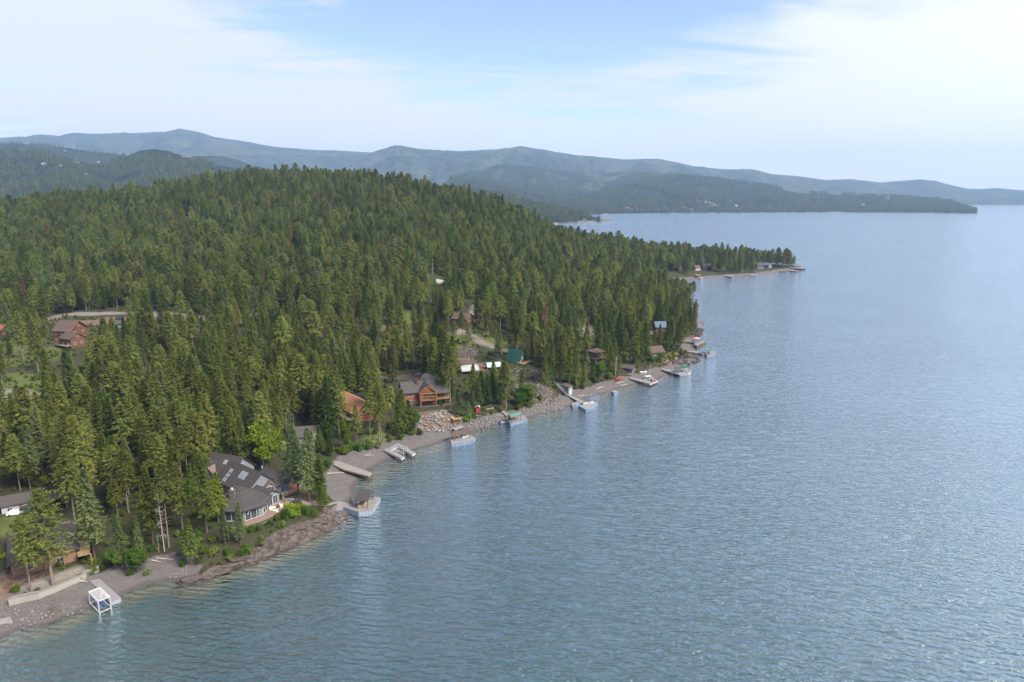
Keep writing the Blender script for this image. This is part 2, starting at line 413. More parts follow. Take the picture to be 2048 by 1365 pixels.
tag(link('lake_bed', mesh_np('lake_bed', [(-S_, -800, -6.6), (S_, -800, -6.6), (S_, 16000, -6.6), (-S_, 16000, -6.6)], [(0, 1, 2, 3)], mbed)), kind='structure')
# ------------------------------------------------------------------ water
def water_mat():
    m = bpy.data.materials.new('lake_water'); m.use_nodes = True; m.node_tree.nodes.clear(); n = NT(m.node_tree)
    P = n.add('ShaderNodeNewGeometry').outputs['Position']
    rot = n.add('ShaderNodeVectorRotate', rotation_type='Z_AXIS', ins={'Vector': P, 'Angle': R(-14)}).outputs[0]
    v1 = n.vm('MULTIPLY', rot, (0.42, 1.0, 1)); v2 = n.vm('MULTIPLY', P, (0.6, 1.0, 1)); v3 = n.vm('MULTIPLY', rot, (0.25, 1.0, 1))
    a = n.noise(v1, 0.46, 4, 0.6, 0.6); b = n.noise(v2, 1.5, 3, 0.6, 0.3); c = n.noise(v3, 0.16, 2, 0.5, 0.4); d = n.noise(v3, 0.035, 2, 0.5, 0.3)
    wind = n.ramp(n.noise(P, 0.011, 3, 0.5, 0.5), 0.30, 0.70, 0.88, 1.08)
    h = n.m('ADD', n.m('MULTIPLY', a, 0.82), n.m('MULTIPLY', b, 0.22)); wv = n.add('ShaderNodeTexWave', wave_type='BANDS', bands_direction='Y', ins={'Vector': n.add('ShaderNodeVectorRotate', rotation_type='Z_AXIS', ins={'Vector': P, 'Angle': R(9)}).outputs[0], 'Scale': 0.155, 'Distortion': 7.0, 'Detail': 3.0, 'Detail Scale': 1.6, 'Detail Roughness': 0.6}).outputs['Fac']
    h = n.m('ADD', h, n.m('MULTIPLY', wv, 0.26)); h = n.m('ADD', h, n.m('MULTIPLY', c, 0.9)); h = n.m('ADD', h, n.m('MULTIPLY', d, 1.5))
    bn = n.add('ShaderNodeBump', ins={'Strength': wind, 'Distance': 1.0, 'Height': h})
    gl = n.add('ShaderNodeBsdfGlossy', ins={'Color': (0.90, 1.0, 0.98, 1), 'Roughness': 0.09, 'Normal': bn.outputs[0]})
    tr = n.add('ShaderNodeBsdfTransparent', ins={0: (0.80, 0.93, 0.93, 1)})
    ge = n.add('ShaderNodeNewGeometry'); dt = n.add('ShaderNodeVectorMath', operation='DOT_PRODUCT', ins={0: bn.outputs[0], 1: ge.outputs['Incoming']}).outputs['Value']
    fr = n.m('ADD', 0.05, n.m('MULTIPLY', n.m('POWER', n.m('SUBTRACT', 1.0, n.m('MAXIMUM', dt, 0.0)), 2.8), 2.3), clamp=True)
    back = n.add('ShaderNodeNewGeometry').outputs['Backfacing']
    mx = n.add('ShaderNodeMixShader', ins={0: n.m('MULTIPLY', fr, n.m('SUBTRACT', 1.0, back))}); n.l.new(tr.outputs[0], mx.inputs[1]); n.l.new(gl.outputs[0], mx.inputs[2])
    o = n.add('ShaderNodeOutputMaterial'); n.l.new(mx.outputs[0], o.inputs[0])
    return m
tag(link('water', mesh_np('water', [(-S_, -800, 0), (S_, -800, 0), (S_, 15900, 0), (-S_, 15900, 0)], [(0, 1, 2, 3)], water_mat())), kind='structure')

# ------------------------------------------------------------------ far hills
def far_mat(name, c1, c2, c3, sc_=1.0):
    m = bpy.data.materials.new(name); m.use_nodes = True; n = NT(m.node_tree); b = m.node_tree.nodes['Principled BSDF']
    P = n.add('ShaderNodeNewGeometry').outputs['Position']
    f = n.noise(P, 0.0035 * sc_, 7, 0.68); g = n.noise(P, 0.05 * sc_, 4, 0.75)
    c = n.mix(n.ramp(f, 0.40, 0.60), c1, c2); c = n.mix(n.ramp(g, 0.42, 0.66), c, c3)
    c = n.mix(n.ramp(n.noise(P, 0.0016, 8, 0.7), 0.64, 0.70), c, (0.13, 0.13, 0.075))
    zf = n.add('ShaderNodeSeparateXYZ', ins={0: P}).outputs[2]; c = n.mix(n.ramp(zf, 1.5, 5.0, 1.0, 0.0), c, (0.26, 0.23, 0.19))
    n.set(b.inputs['Base Color'], c); b.inputs['Roughness'].default_value = 1; b.inputs['Specular IOR Level'].default_value = 0
    bn = n.add('ShaderNodeBump', ins={'Strength': 1.0, 'Distance': 45.0, 'Height': g}); n.set(b.inputs['Normal'], bn.outputs[0])
    return m
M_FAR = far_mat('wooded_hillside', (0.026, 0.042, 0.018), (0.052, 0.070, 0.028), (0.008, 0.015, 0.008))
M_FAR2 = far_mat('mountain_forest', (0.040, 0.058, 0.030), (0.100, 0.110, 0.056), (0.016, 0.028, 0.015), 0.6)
RIDGES = {}
def ridge(key, crest_pts, Yc, front, z0=0.0, gul=0.25, th=0.0, nu=260, nt=70, p=1.2, seed=0, mat=None, back=1500):
    """crest_pts: photo px/py of the skyline; Yc distance of the crest; front: [(px, Y)] of the foot"""
    cu = np.array([a for a, b in crest_pts], float); cv = np.array([b for a, b in crest_pts], float)
    u = np.linspace(cu[0], cu[-1], nu)
    ycr = np.interp(u, cu, Yc) if hasattr(Yc, '__len__') else np.full(nu, float(Yc))
    zc = CAMZ + ycr * np.tan(np.arctan((682.5 - np.interp(u, cu, cv)) / F) - PITCH) - th
    yf = np.interp(u, [a for a, b in front], [b for a, b in front])
    t = np.concatenate([np.linspace(0, 1, nt), 1 + np.linspace(0.06, 1, 12)])
    T, U = np.meshgrid(t, u, indexing='ij')
    Y = np.where(T <= 1, yf + (ycr - yf) * T, ycr + (T - 1) * back)
    X = Y * (U - 1024) / F * cP
    tt = np.minimum(T, 1)
    prof = tt ** p
    L = (ycr - yf)
    S = 1.0 / np.maximum(L.mean() * 0.28, 50)
    g1 = 1 - np.abs(2 * fbm(X * S + 3, Y * S * 0.6, seed + 40, 5) - 1) ** 0.8
    g = (g1 - 0.75) * gul * 2 * np.sin(math.pi * np.clip(tt, 0, 1)) ** 0.8
    rise = np.maximum(zc - z0, 3)
    Z = z0 + rise * np.clip(prof + g, -0.02, 1.0 - 0.25 * (1 - tt))
    Z = np.where(T > 1, z0 - 5 + (zc - z0 + 5) * (1 - (T - 1)) ** 1.3, Z)
    Z = Z + np.where(tt < 0.999, (fbm(X * S * 6, Y * S * 6, seed + 60, 3) - 0.5) * rise * 0.06, (fbm(X * S * 6, Y * S * 6, seed + 60, 3) - 0.5) * rise * 0.02)
    Z[0] = z0 - 3
    RIDGES[key if key not in RIDGES else key + str(len(RIDGES))] = (X, Y, Z); print('ridge', list(RIDGES)[-1])
    o = link(key, gridmesh(key, X, Y, Z, None, mat or M_FAR))
    return tag(o, kind='structure')
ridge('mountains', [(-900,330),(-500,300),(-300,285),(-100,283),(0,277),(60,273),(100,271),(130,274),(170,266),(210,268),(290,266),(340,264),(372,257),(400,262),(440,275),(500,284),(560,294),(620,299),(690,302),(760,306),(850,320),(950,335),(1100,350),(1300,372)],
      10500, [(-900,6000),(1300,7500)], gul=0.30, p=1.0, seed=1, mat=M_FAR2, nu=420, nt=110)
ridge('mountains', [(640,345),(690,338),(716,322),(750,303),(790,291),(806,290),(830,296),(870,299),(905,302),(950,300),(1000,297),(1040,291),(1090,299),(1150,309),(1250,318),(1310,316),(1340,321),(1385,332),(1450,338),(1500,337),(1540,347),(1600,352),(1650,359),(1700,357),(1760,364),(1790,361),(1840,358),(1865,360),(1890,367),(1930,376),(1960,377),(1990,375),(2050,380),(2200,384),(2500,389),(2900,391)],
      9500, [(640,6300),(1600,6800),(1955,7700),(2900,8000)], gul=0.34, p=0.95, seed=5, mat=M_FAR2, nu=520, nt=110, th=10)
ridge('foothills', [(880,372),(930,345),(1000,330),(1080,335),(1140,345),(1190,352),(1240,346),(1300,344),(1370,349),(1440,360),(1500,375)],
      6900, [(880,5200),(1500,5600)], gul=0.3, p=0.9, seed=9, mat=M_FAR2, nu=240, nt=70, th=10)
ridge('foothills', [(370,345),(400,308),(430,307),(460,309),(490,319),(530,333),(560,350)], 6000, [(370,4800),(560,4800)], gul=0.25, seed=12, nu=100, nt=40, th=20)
ridge('foothills', [(-900,300),(-300,285),(-100,280),(0,279),(50,283),(100,285),(150,291),(210,300),(250,304),(300,312),(380,322),(450,340)],
      5200, [(-900,3400),(450,4200)], gul=0.3, seed=15, nu=260, nt=70, th=20, mat=M_FAR)
ridge('foothills', [(-900,330),(-200,310),(-60,296),(0,290),(60,296),(120,300),(180,318),(230,322),(255,306),(290,292),(320,289),(345,292),(380,305),(420,318),(470,326),(520,332),(600,345),(700,365),(800,390)],
      3700, [(-900,1900),(800,2500)], z0=15, gul=0.30, seed=18, nu=320, nt=90, p=0.95, th=24)
ridge('lakeside_hills', [(900,350),(960,355),(1010,366),(1050,376),(1110,386),(1150,385),(1200,377),(1250,364),(1300,356),(1350,350),(1400,349),(1440,351),(1480,361),(1540,371),(1600,383),(1700,388),(1800,392),(1880,397),(1930,404),(1952,410),(1958,422)],
      [5600] * 15 + [5500, 5300, 5100, 4950, 4800, 4600], [(900,3000),(1150,3600),(1240,4150),(1500,4330),(1600,4450),(1700,4420),(1958,4150)], gul=0.32, seed=22, nu=420, nt=100, th=14, p=1.3)
ridge('wooded_point', [(900,372),(1000,382),(1050,391),(1090,396),(1130,406),(1170,417),(1200,426),(1218,436),(1227,443)],
      [3300, 3300, 3250, 3200, 3150, 3100, 3000, 2950, 2880], [(900,2100),(1080,2500),(1150,2740),(1227,2790)], gul=0.12, seed=25, nu=160, nt=50, th=24, p=0.9, back=700)
def on_ridge(k, n, seed, tmax=1.02):
    X, Y, Z = RIDGES[k]; r = np.random.default_rng(seed); ny, nx = X.shape
    rows = int((ny - 12) * tmax)
    out_ = []
    A = np.hypot(np.diff(X[:rows, :], axis=1)[:-1], 0) * np.diff(Y[:rows, :-1], axis=0)
    pr = (A / A.sum()).ravel(); c = r.choice(len(pr), n, p=pr); j, i = np.divmod(c, nx - 1); a, b = r.random(n), r.random(n)
    f = lambda Q: Q[j, i] * (1 - a) * (1 - b) + Q[j, i + 1] * a * (1 - b) + Q[j + 1, i] * (1 - a) * b + Q[j + 1, i + 1] * a * b
    return np.stack([f(X), f(Y), f(Z)], -1)
# ------------------------------------------------------------------ trees: meshes
def blades(P0_, D, L, Wd, rng, flat=0.6, out=None):
    """spiky leaf triangles: base point, direction, length, width -> verts (n*3,3), faces"""
    n = len(P0_)
    Nr = P0_ * [1, 1, 0] if out is None else out
    Nr = Nr / (np.linalg.norm(Nr, axis=1, keepdims=True) + 1e-6) * (1.0 if out is None else 1.2) + np.array([0, 0, 0.75 if out is None else 0.25]) + 0.33 * rng.normal(size=(n, 3))
    side = np.cross(D, Nr); side /= np.linalg.norm(side, axis=1, keepdims=True) + 1e-9
    a = P0_ - side * Wd[:, None] * 0.5; b = P0_ + side * Wd[:, None] * 0.5; c = P0_ + D * L[:, None]
    return np.stack([a, b, c], 1).reshape(-1, 3), np.arange(n * 3).reshape(n, 3)
def tube_np(pts, rad, k=6):
    pts = np.array(pts, float); rad = np.array(rad, float); n = len(pts); V = []
    d = np.gradient(pts, axis=0) if n > 1 else np.zeros((1, 3))
    for i in range(n):
        t = d[i] / (np.linalg.norm(d[i]) + 1e-9); h = np.array([1, 0, 0]) if abs(t[0]) < 0.8 else np.array([0, 1, 0])
        u = np.cross(t, h); u /= np.linalg.norm(u); v = np.cross(t, u)
        for j in range(k):
            a = 2 * math.pi * j / k; V.append(pts[i] + rad[i] * (math.cos(a) * u + math.sin(a) * v))
    Fc = [(i * k + j, i * k + (j + 1) % k, (i + 1) * k + (j + 1) % k, (i + 1) * k + j) for i in range(n - 1) for j in range(k)]
    return np.array(V), np.array(Fc)
def join_np(parts):
    V, Fc, o = [], [], 0
    for v, f in parts:
        V.append(v); Fc.append(f + o); o += len(v)
    return np.concatenate(V), np.concatenate(Fc)
def conifer(seed, H=25.0, cb=0.3, Rm=3.6, nb=300, npos=6, nbl=3, lw=(0.95, 0.34), top=0.75, droop=0.25, gaps=0.0, lean=0.0, round_=0.0):
    r = np.random.default_rng(seed)
    bend = r.normal(size=2) * 0.25 + np.array([lean, 0])
    axis_ = lambda z: np.stack([bend[0] * (z / H) ** 2 * H * 0.06, bend[1] * (z / H) ** 2 * H * 0.06, z], -1)
    i = np.arange(nb); t = (i + r.random(nb)) / nb; t = t ** 0.92
    keep = r.random(nb) > gaps * (1 - t) * r.random(nb) * 2; t = t[keep]; i = i[keep]; n = len(t)
    z = H * (cb + (1 - cb) * t)
    az_ = i * 2.39996 + r.normal(size=n) * 0.35
    prof = np.minimum(1, (t + 0.05) / 0.22) ** 0.55 * np.clip(1 - t, 0.015, 1) ** (top * (1 - round_ * 0.45))
    sectors = 1 + 0.22 * np.sin(az_ * 2 + seed) + 0.14 * np.sin(az_ * 3 + t * 9 + seed * 2)
    L = Rm * prof * sectors * r.uniform(0.68, 1.15, n) + 0.22
    pit = -droop + (0.95 * t ** 1.6) + r.normal(size=n) * 0.10
    d = np.stack([np.cos(az_) * np.cos(pit), np.sin(az_) * np.cos(pit), np.sin(pit)], -1)
    o = axis_(z)
    fr = (np.arange(npos) + 0.7) / npos
    fr = 0.16 + 0.86 * fr[None, :] + r.normal(size=(n, npos)) * 0.05
    P_ = o[:, None, :] + d[:, None, :] * (L[:, None] * fr)[..., None]
    P_[..., 2] -= (fr ** 2) * L[:, None] * 0.10 - 0.0
    P_ = np.repeat(P_[:, :, None, :], nbl, 2); n_all = n * npos * nbl
    Dm = np.repeat(np.repeat(d[:, None, None, :], npos, 1), nbl, 2) + r.normal(size=(n, npos, nbl, 3)) * np.array([0.75, 0.75, 0.42])
    Dm = Dm.reshape(-1, 3); Dm /= np.linalg.norm(Dm, axis=1, keepdims=True)
    P_ = P_.reshape(-1, 3) + r.normal(size=(n_all, 3)) * 0.10 * (Rm / 3.6)
    k = np.repeat(np.clip(L / Rm, 0.35, 1) ** 0.4, npos * nbl)
    V, Fc = blades(P_, Dm, lw[0] * k * r.uniform(0.7, 1.3, n_all), lw[1] * k * r.uniform(0.7, 1.3, n_all), r)
    return (V, Fc), axis_
def trunk_np(seed, H, axis_, r0=0.30, cb=0.3, stubs=14, k=6, full=True):
    r = np.random.default_rng(seed + 900); zs = np.linspace(-0.6, H * (0.97 if full else 0.9), 7)
    pts = axis_(np.maximum(zs, 0)); pts[:, 2] = zs
    parts = [tube_np(pts, r0 * (1 - 0.88 * np.linspace(0, 1, 7) ** 1.1) * np.array([1.25] + [1] * 6), k)]
    for i in range(stubs):
        z = H * r.uniform(cb * 0.45, cb + 0.25); a = r.random() * 6.28; L = r.uniform(0.6, 2.2); b = axis_(np.array([z]))[0]
        e = b + np.array([math.cos(a) * L, math.sin(a) * L, r.uniform(-0.5, 0.2)])
        parts.append(tube_np([b, (b + e) / 2 + [0, 0, 0.05], e], [0.05, 0.035, 0.012], 3))
    return join_np(parts)
def broadleaf(seed, H=9.0, Rm=3.4, cb=0.18, ncl=46, nleaf=90, leaf=0.42, upright=1.0):
    r = np.random.default_rng(seed); hc = H * (cb + (1 - cb) / 2); rv = H * (1 - cb) / 2
    P_ = []; D_ = []
    for i in range(ncl):
        v = r.normal(size=3); v /= np.linalg.norm(v); q = r.random() ** 0.4 * 0.80
        c = np.array([v[0] * Rm * q, v[1] * Rm * q, hc + v[2] * rv * q])
        w_ = r.uniform(0.6, 1.15) * Rm * 0.32
        x = r.normal(size=(nleaf, 3)); x /= np.linalg.norm(x, axis=1, keepdims=True)
        P_.append(c + x * w_ * (r.random((nleaf, 1)) ** 0.33) * [1, 1, 0.85]); D_.append(x + r.normal(size=(nleaf, 3)) * 0.8)
    P_ = np.concatenate(P_); D_ = np.concatenate(D_); D_ /= np.linalg.norm(D_, axis=1, keepdims=True); n = len(P_)
    V, Fc = blades(P_, D_, leaf * r.uniform(0.6, 1.3, n), leaf * 0.8 * r.uniform(0.6, 1.3, n), r, 0.2, P_ - [0, 0, hc * .8])
    tp = [tube_np([(0, 0, -0.4), (0.1, 0, H * cb), (0.05, 0.1, H * 0.6), (0, 0, H * 0.85)], [0.2, 0.16, 0.09, 0.03], 6)]
    for i in range(6):
        a = r.random() * 6.28; z = H * r.uniform(cb * 0.8, 0.5)
        tp.append(tube_np([(0, 0, z), (math.cos(a) * Rm * .35, math.sin(a) * Rm * .35, z + H * .12), (math.cos(a) * Rm * .7, math.sin(a) * Rm * .7, z + H * .28)], [0.09, 0.06, 0.02], 4))
    return (V, Fc), join_np(tp)
def snag(seed, H=20.0):
    r = np.random.default_rng(seed); ax = lambda z: np.stack([z * 0.02 * np.sin(seed), z * 0.015 * np.cos(seed), z], -1)
    T = tube_np(ax(np.linspace(-0.5, H, 7)), 0.24 * (1 - 0.9 * np.linspace(0, 1, 7)), 6)
    br = []
    for i in range(60):
        t = r.random(); z = H * (0.22 + 0.76 * t); a = r.random() * 6.28; L = (1 - t) ** 0.7 * r.uniform(0.8, 2.8) + 0.2; b = ax(np.array([z]))[0]
        e = b + np.array([math.cos(a) * L, math.sin(a) * L, r.uniform(-0.6, 0.3) * L * 0.4])
        m_ = (b + e) / 2 + r.normal(size=3) * 0.12
        br.append(tube_np([b, m_, e], [0.06, 0.045, 0.02], 3))
        for q in range(3):
            s_ = b + (e - b) * r.uniform(0.3, 0.9); f_ = s_ + r.normal(size=3) * 0.4
            br.append(tube_np([s_, f_], [0.025, 0.012], 3))
    return join_np(br), T
M_BARK = mk('bark', (0.115, 0.082, 0.062), (0.075, 0.06, 0.05), 1.5, 0.95)
M_BARKL = mk('pale_bark', (0.20, 0.155, 0.125), (0.12, 0.095, 0.08), 1.5, 0.95)
M_DEAD = mk('dead_wood', (0.36, 0.32, 0.29), (0.24, 0.21, 0.19), 1.5, 0.95)
M_RUST = mk_leaf('dead_needles', (0.20, 0.10, 0.06), (0.17, 0.10, 0.07), (0.22, 0.13, 0.09))
M_FIR = mk_leaf('fir_needles', (0.073, 0.106, 0.022), (0.104, 0.129, 0.027), (0.126, 0.146, 0.035))
M_PINE = mk_leaf('pine_needles', (0.123, 0.138, 0.031), (0.093, 0.119, 0.030), (0.160, 0.166, 0.045))
M_GREY = mk_leaf('grey_green_needles', (0.098, 0.122, 0.045), (0.087, 0.119, 0.049), (0.123, 0.150, 0.058))
M_LARCH = mk_leaf('larch_needles', (0.056, 0.092, 0.018), (0.068, 0.104, 0.019), (0.080, 0.111, 0.025))
M_LEAF = mk_leaf('broad_leaves', (0.065, 0.129, 0.017), (0.052, 0.103, 0.019), (0.086, 0.155, 0.023), 0.4)
M_LIME = mk_leaf('lime_leaves', (0.138, 0.189, 0.019), (0.129, 0.189, 0.017), (0.181, 0.231, 0.026), 0.4)
M_BLOOM = mk_leaf('blossom_leaves', (0.28, 0.33, 0.22), (0.24, 0.30, 0.18), (0.34, 0.38, 0.28), 0.4)
M_YELLOW = mk_leaf('yellow_leaves', (0.30, 0.27, 0.04), (0.26, 0.26, 0.04), (0.34, 0.32, 0.06), 0.4)
M_DARKF = mk_leaf('dark_fir_needles', (0.043, 0.075, 0.020), (0.059, 0.086, 0.021), (0.073, 0.098, 0.027))
KINDS = {}
def reg(key, crown, trunk, mc, mt, H, Rm):
    KINDS[key] = (mesh_np('crown', *crown, mc), mesh_np('trunk', *trunk, mt), H, Rm)
def reg_con(key, seed, mc, mt, H=25.0, Rm=3.6, cb=0.3, r0=0.3, stubs=14, **kw):
    Rm *= 0.9; kw['top'] = kw.get('top', .75) + 0.08
    cr, ax = conifer(seed, H, cb, Rm, **kw)
    reg(key, cr, trunk_np(seed, H, ax, r0, cb, stubs), mc, mt, H, Rm)
reg_con('pine0', 1, M_PINE, M_BARKL, cb=.42, Rm=4.88, gaps=.35, top=.62, round_=.5)
reg_con('pine1', 2, M_PINE, M_BARKL, cb=.34, Rm=4.62, gaps=.25, top=.72)
reg_con('pine2', 3, M_PINE, M_BARKL, cb=.5, Rm=4.25, gaps=.4, top=.6, round_=.6)
reg_con('fir0', 4, M_FIR, M_BARK, cb=.18, Rm=4.88, top=.82, gaps=.1)
reg_con('fir1', 5, M_FIR, M_BARK, cb=.26, Rm=4.38, top=.8, gaps=.15)
reg_con('fir2', 6, M_GREY, M_BARK, cb=.22, Rm=4.5, top=.78, gaps=.2)
reg_con('fir3', 7, M_DARKF, M_BARK, cb=.12, Rm=4.12, top=.85, nb=340)
reg_con('thin', 8, M_PINE, M_BARKL, cb=.58, Rm=3.12, nb=150, gaps=.3, top=.55, stubs=34, r0=.22)
reg_con('larch', 9, M_LARCH, M_BARK, cb=.16, Rm=3.25, top=.8, gaps=.2)
reg_con('bigpine', 10, M_PINE, M_BARKL, cb=.30, Rm=5.75, nb=300, npos=8, gaps=.5, top=.55, droop=.1, r0=.42, round_=.3)
reg_con('young', 11, M_FIR, M_BARK, H=8, Rm=1.7, cb=.06, nb=160, npos=4, lw=(.6, .24), r0=.1, stubs=0)
reg_con('rusty', 12, M_RUST, M_BARKL, cb=.4, Rm=2.8, nb=150, gaps=.5, stubs=20)
for k_, (sd_, mt_) in {'leafy0': (1, M_LEAF), 'leafy1': (2, M_LIME), 'leafy2': (3, M_LEAF), 'bloom': (4, M_BLOOM), 'yellow': (5, M_YELLOW)}.items():
    cr_, tr_ = broadleaf(sd_, 9.0, 3.2 if k_ != 'yellow' else 2.2, ncl=46); reg(k_, cr_, tr_, mt_, M_BARK, 9.0, 3.2)
for k_, (sd_, mt_) in {'bush0': (11, M_LEAF), 'bush1': (12, M_FIR), 'bush2': (13, M_LIME)}.items():
    cr_, tr_ = broadleaf(sd_, 2.4, 1.6, 0.02, 18, 70, 0.26); reg(k_, cr_, tr_, mt_, M_BARK, 2.4, 1.6)
cr_, tr_ = snag(3); reg('snag', cr_, tr_, M_DEAD, M_DEAD, 20.0, 2.2)
# simpler trees for the distance
for q_, (mt_, tp_, rm_, cb_, rd_) in enumerate(((M_PINE, .52, 3.9, .32, .3), (M_FIR, .62, 3.7, .2, 0), (M_FIR, .58, 3.5, .26, .3), (M_GREY, .6, 3.5, .24, 0), (M_DARKF, .7, 3.3, .12, 0), (M_LARCH, .65, 2.7, .2, 0))):
    cr_, ax_ = conifer(40 + q_, 25.0, cb_, rm_ * 1.25, nb=230, npos=4, nbl=2, lw=(1.25, .55), top=tp_, round_=rd_)
    reg('mid%d' % q_, cr_, trunk_np(40 + q_, 25.0, ax_, .28, .3, 0, 5), mt_, M_BARKL if q_ == 0 else M_BARK, 25.0, rm_)
for q_, mt_ in enumerate((M_FIR, M_PINE, M_DARKF)):
    cr_, ax_ = conifer(60 + q_, 25.0, .12, 4.8, nb=60, npos=2, nbl=2, lw=(2.6, 1.5), top=.7)
    reg('far%d' % q_, cr_, trunk_np(60 + q_, 25.0, ax_, .3, .3, 0, 3), mt_, M_BARK, 25.0, 4.0)

# ------------------------------------------------------------------ where trees may not stand: keep sight of the things in the photo
KEEP = [  # photo box x0,y0,x1,y1 and the ground y (photo) of what stands there: no random tree in front may cover it
 (428,900,585,1062),(0,980,80,1025),(20,1035,160,1165),(686,783,765,872),(795,742,895,848),(898,830,930,856),(918,722,1000,744),(1000,694,1070,742),
 (1108,768,1148,795),(1158,680,1212,732),(1238,722,1276,754),(1300,640,1336,662),(1290,690,1332,718),(1338,522,1368,548),(1383,528,1400,545),(1406,526,1422,541),
 (1512,522,1542,538),(98,632,176,694),(0,648,10,678),(862,551,884,563),(915,630,935,642),(576,845,645,886),(330,1135,690,1180),(660,912,750,960),
 (1215,770,1245,785),(235,1135,360,1170),(100,610,250,636),(110,700,190,640),(950,806,962,824),
 (770,750,850,762),(80,990,112,1004),(820,830,960,850),(1335,545,1600,556),(640,925,700,980)]
KEEP = [(*b, G((b[0] + b[2]) / 2, max(b[1], b[3])).y + (8 if b[3] < 850 else 0)) for b in KEEP] + [(18, 700, 78, 765, G(45, 750).y), (922, 662, 975, 695, G(945, 695).y), (428, 900, 590, 1000, 222.0), (505, 848, 562, 940, G(532, 940).y)]
def hides(x, y, z, h, r_):
    a = proj((x, y, z + h * 0.25)); b = proj((x, y, z + h)); w_ = r_ * 0.8 * F / a[2]
    for x0, y0, x1, y1, Y in KEEP:
        if y < Y + 3 and a[0] + w_ > x0 and a[0] - w_ < x1 and b[1] < y1 - 2 and a[1] > y0: return True
    return False
ROOM = []     # (x, y, r): footprints nothing may grow in
def roomy(x, y, r_=1.5): return all((x - a) ** 2 + (y - b) ** 2 > (c + r_) ** 2 for a, b, c in ROOM)
for nm_, p_ in PAD.items():
    ROOM.append((p_.x, p_.y, {'estate': 17, 'shore_lodge': 8, 'shed': 6, 'orange': 8, 'cabin': 11, 'tarp': 10}.get(nm_, 6.5)))

# ------------------------------------------------------------------ instanced masses (too many to count)
def scatter(name, pts, variants, scl, rotz, idx, label, cat='forest'):
    """one object: a cloud of points that carries copies of the trees standing elsewhere in the scene"""
    me = bpy.data.meshes.new(name); n = len(pts); me.vertices.add(n); me.vertices.foreach_set('co', np.asarray(pts, dtype=np.float32).ravel())
    scl = np.asarray(scl, dtype=np.float32); scl = np.repeat(scl[:, None], 3, 1) if scl.ndim == 1 else scl
    a = me.attributes.new('scl', 'FLOAT_VECTOR', 'POINT'); a.data.foreach_set('vector', scl.ravel())
    for nm, v in (('rotz', rotz), ('kindno', idx)):
        a = me.attributes.new(nm, 'FLOAT', 'POINT'); a.data.foreach_set('value', np.asarray(v, dtype=np.float32))
    o = link(name, me); tag(o, label, None, None, 'stuff')
    ng = bpy.data.node_groups.new(name, 'GeometryNodeTree'); ng.interface.new_socket('Geometry', in_out='INPUT', socket_type='NodeSocketGeometry')
    ng.interface.new_socket('Geometry', in_out='OUTPUT', socket_type='NodeSocketGeometry')
    N_, L_ = ng.nodes, ng.links
    gi = N_.new('NodeGroupInput'); go = N_.new('NodeGroupOutput'); jn = N_.new('GeometryNodeJoinGeometry')
    def attr(nm, ty='FLOAT'):
        a = N_.new('GeometryNodeInputNamedAttribute'); a.data_type = ty; a.inputs[0].default_value = nm; return a.outputs[0]
    cx = N_.new('ShaderNodeCombineXYZ'); L_.new(attr('rotz'), cx.inputs[2])
    sc_ = attr('scl', 'FLOAT_VECTOR'); k = attr('kindno')
    for i, obs in enumerate(variants):
        cmp_ = N_.new('FunctionNodeCompare'); cmp_.data_type = 'FLOAT'; cmp_.operation = 'EQUAL'; L_.new(k, cmp_.inputs[0]); cmp_.inputs[1].default_value = i; cmp_.inputs['Epsilon'].default_value = 0.1
        for ob in obs:
            oi = N_.new('GeometryNodeObjectInfo'); oi.inputs[0].default_value = ob; oi.transform_space = 'ORIGINAL'
            ip = N_.new('GeometryNodeInstanceOnPoints')
            L_.new(gi.outputs[0], ip.inputs['Points']); L_.new(cmp_.outputs[0], ip.inputs['Selection']); L_.new(oi.outputs['Geometry'], ip.inputs['Instance'])
            oi.inputs['As Instance'].default_value = True
            L_.new(cx.outputs[0], ip.inputs['Rotation']); L_.new(sc_, ip.inputs['Scale'])
            L_.new(ip.outputs[0], jn.inputs[0])
    L_.new(jn.outputs[0], go.inputs[0])
    md = o.modifiers.new('growth', 'NODES'); md.node_group = ng
    return o
PROTO = {}
def plant(key, x, y, z, h, rz, name, parts=True):
    """one tree of its own: an Empty at its foot with trunk and crown"""
    cm, tm, H, Rm = KINDS[key]
    e = empty(name, (x, y, z), rz); e.scale = (h / H,) * 3
    t = link('trunk', tm, e); c = link('crown', cm, e)
    if key not in PROTO: PROTO[key] = (c, t)
    return e

# candidates over the whole land: jittered grid thinned by distance
rng = np.random.default_rng(7)
def cand(x0, x1, y0, y1, step):
    X, Y = np.meshgrid(np.arange(x0, x1, step), np.arange(y0, y1, step)); X = X + rng.uniform(-.46, .46, X.shape) * step; Y = Y + rng.uniform(-.46, .46, Y.shape) * step
    return X.ravel(), Y.ravel()
cx_, cy_ = cand(-1250, 430, 95, 1330, 6.9)
ex_, ey_ = cand(-260, -60, 110, 330, 9.5); cx_, cy_ = np.concatenate([cx_, ex_]), np.concatenate([cy_, ey_])
uu = 1024 + F * cx_ / (np.maximum(cy_, 40) * cP); ok = (uu > -260) & (uu < 2100)
cx_, cy_ = cx_[ok], cy_[ok]
mk_, s_, bw_ = masks(cx_, cy_); z_ = height(cx_, cy_)
dn = fbm(cx_ / 38, cy_ / 38, 77, 3)
bare = np.maximum.reduce([mk_['beach'], mk_['rock'], mk_['road'], mk_['grass'], mk_['dirt']])
far_in = sst(250, 600, cy_)
prob = np.where(bare > 0.4, 0.0, 1.0) * np.clip(0.55 + (dn - 0.42) * 2.2 + 0.35 * far_in, 0.25, 1.0)
prob = np.where((mk_['grass'] > 0.4) & (mk_['grass'] < 1.01) & (mk_['beach'] < .2), 0.28, prob)
prob *= (s_ > bw_ + 3.0)
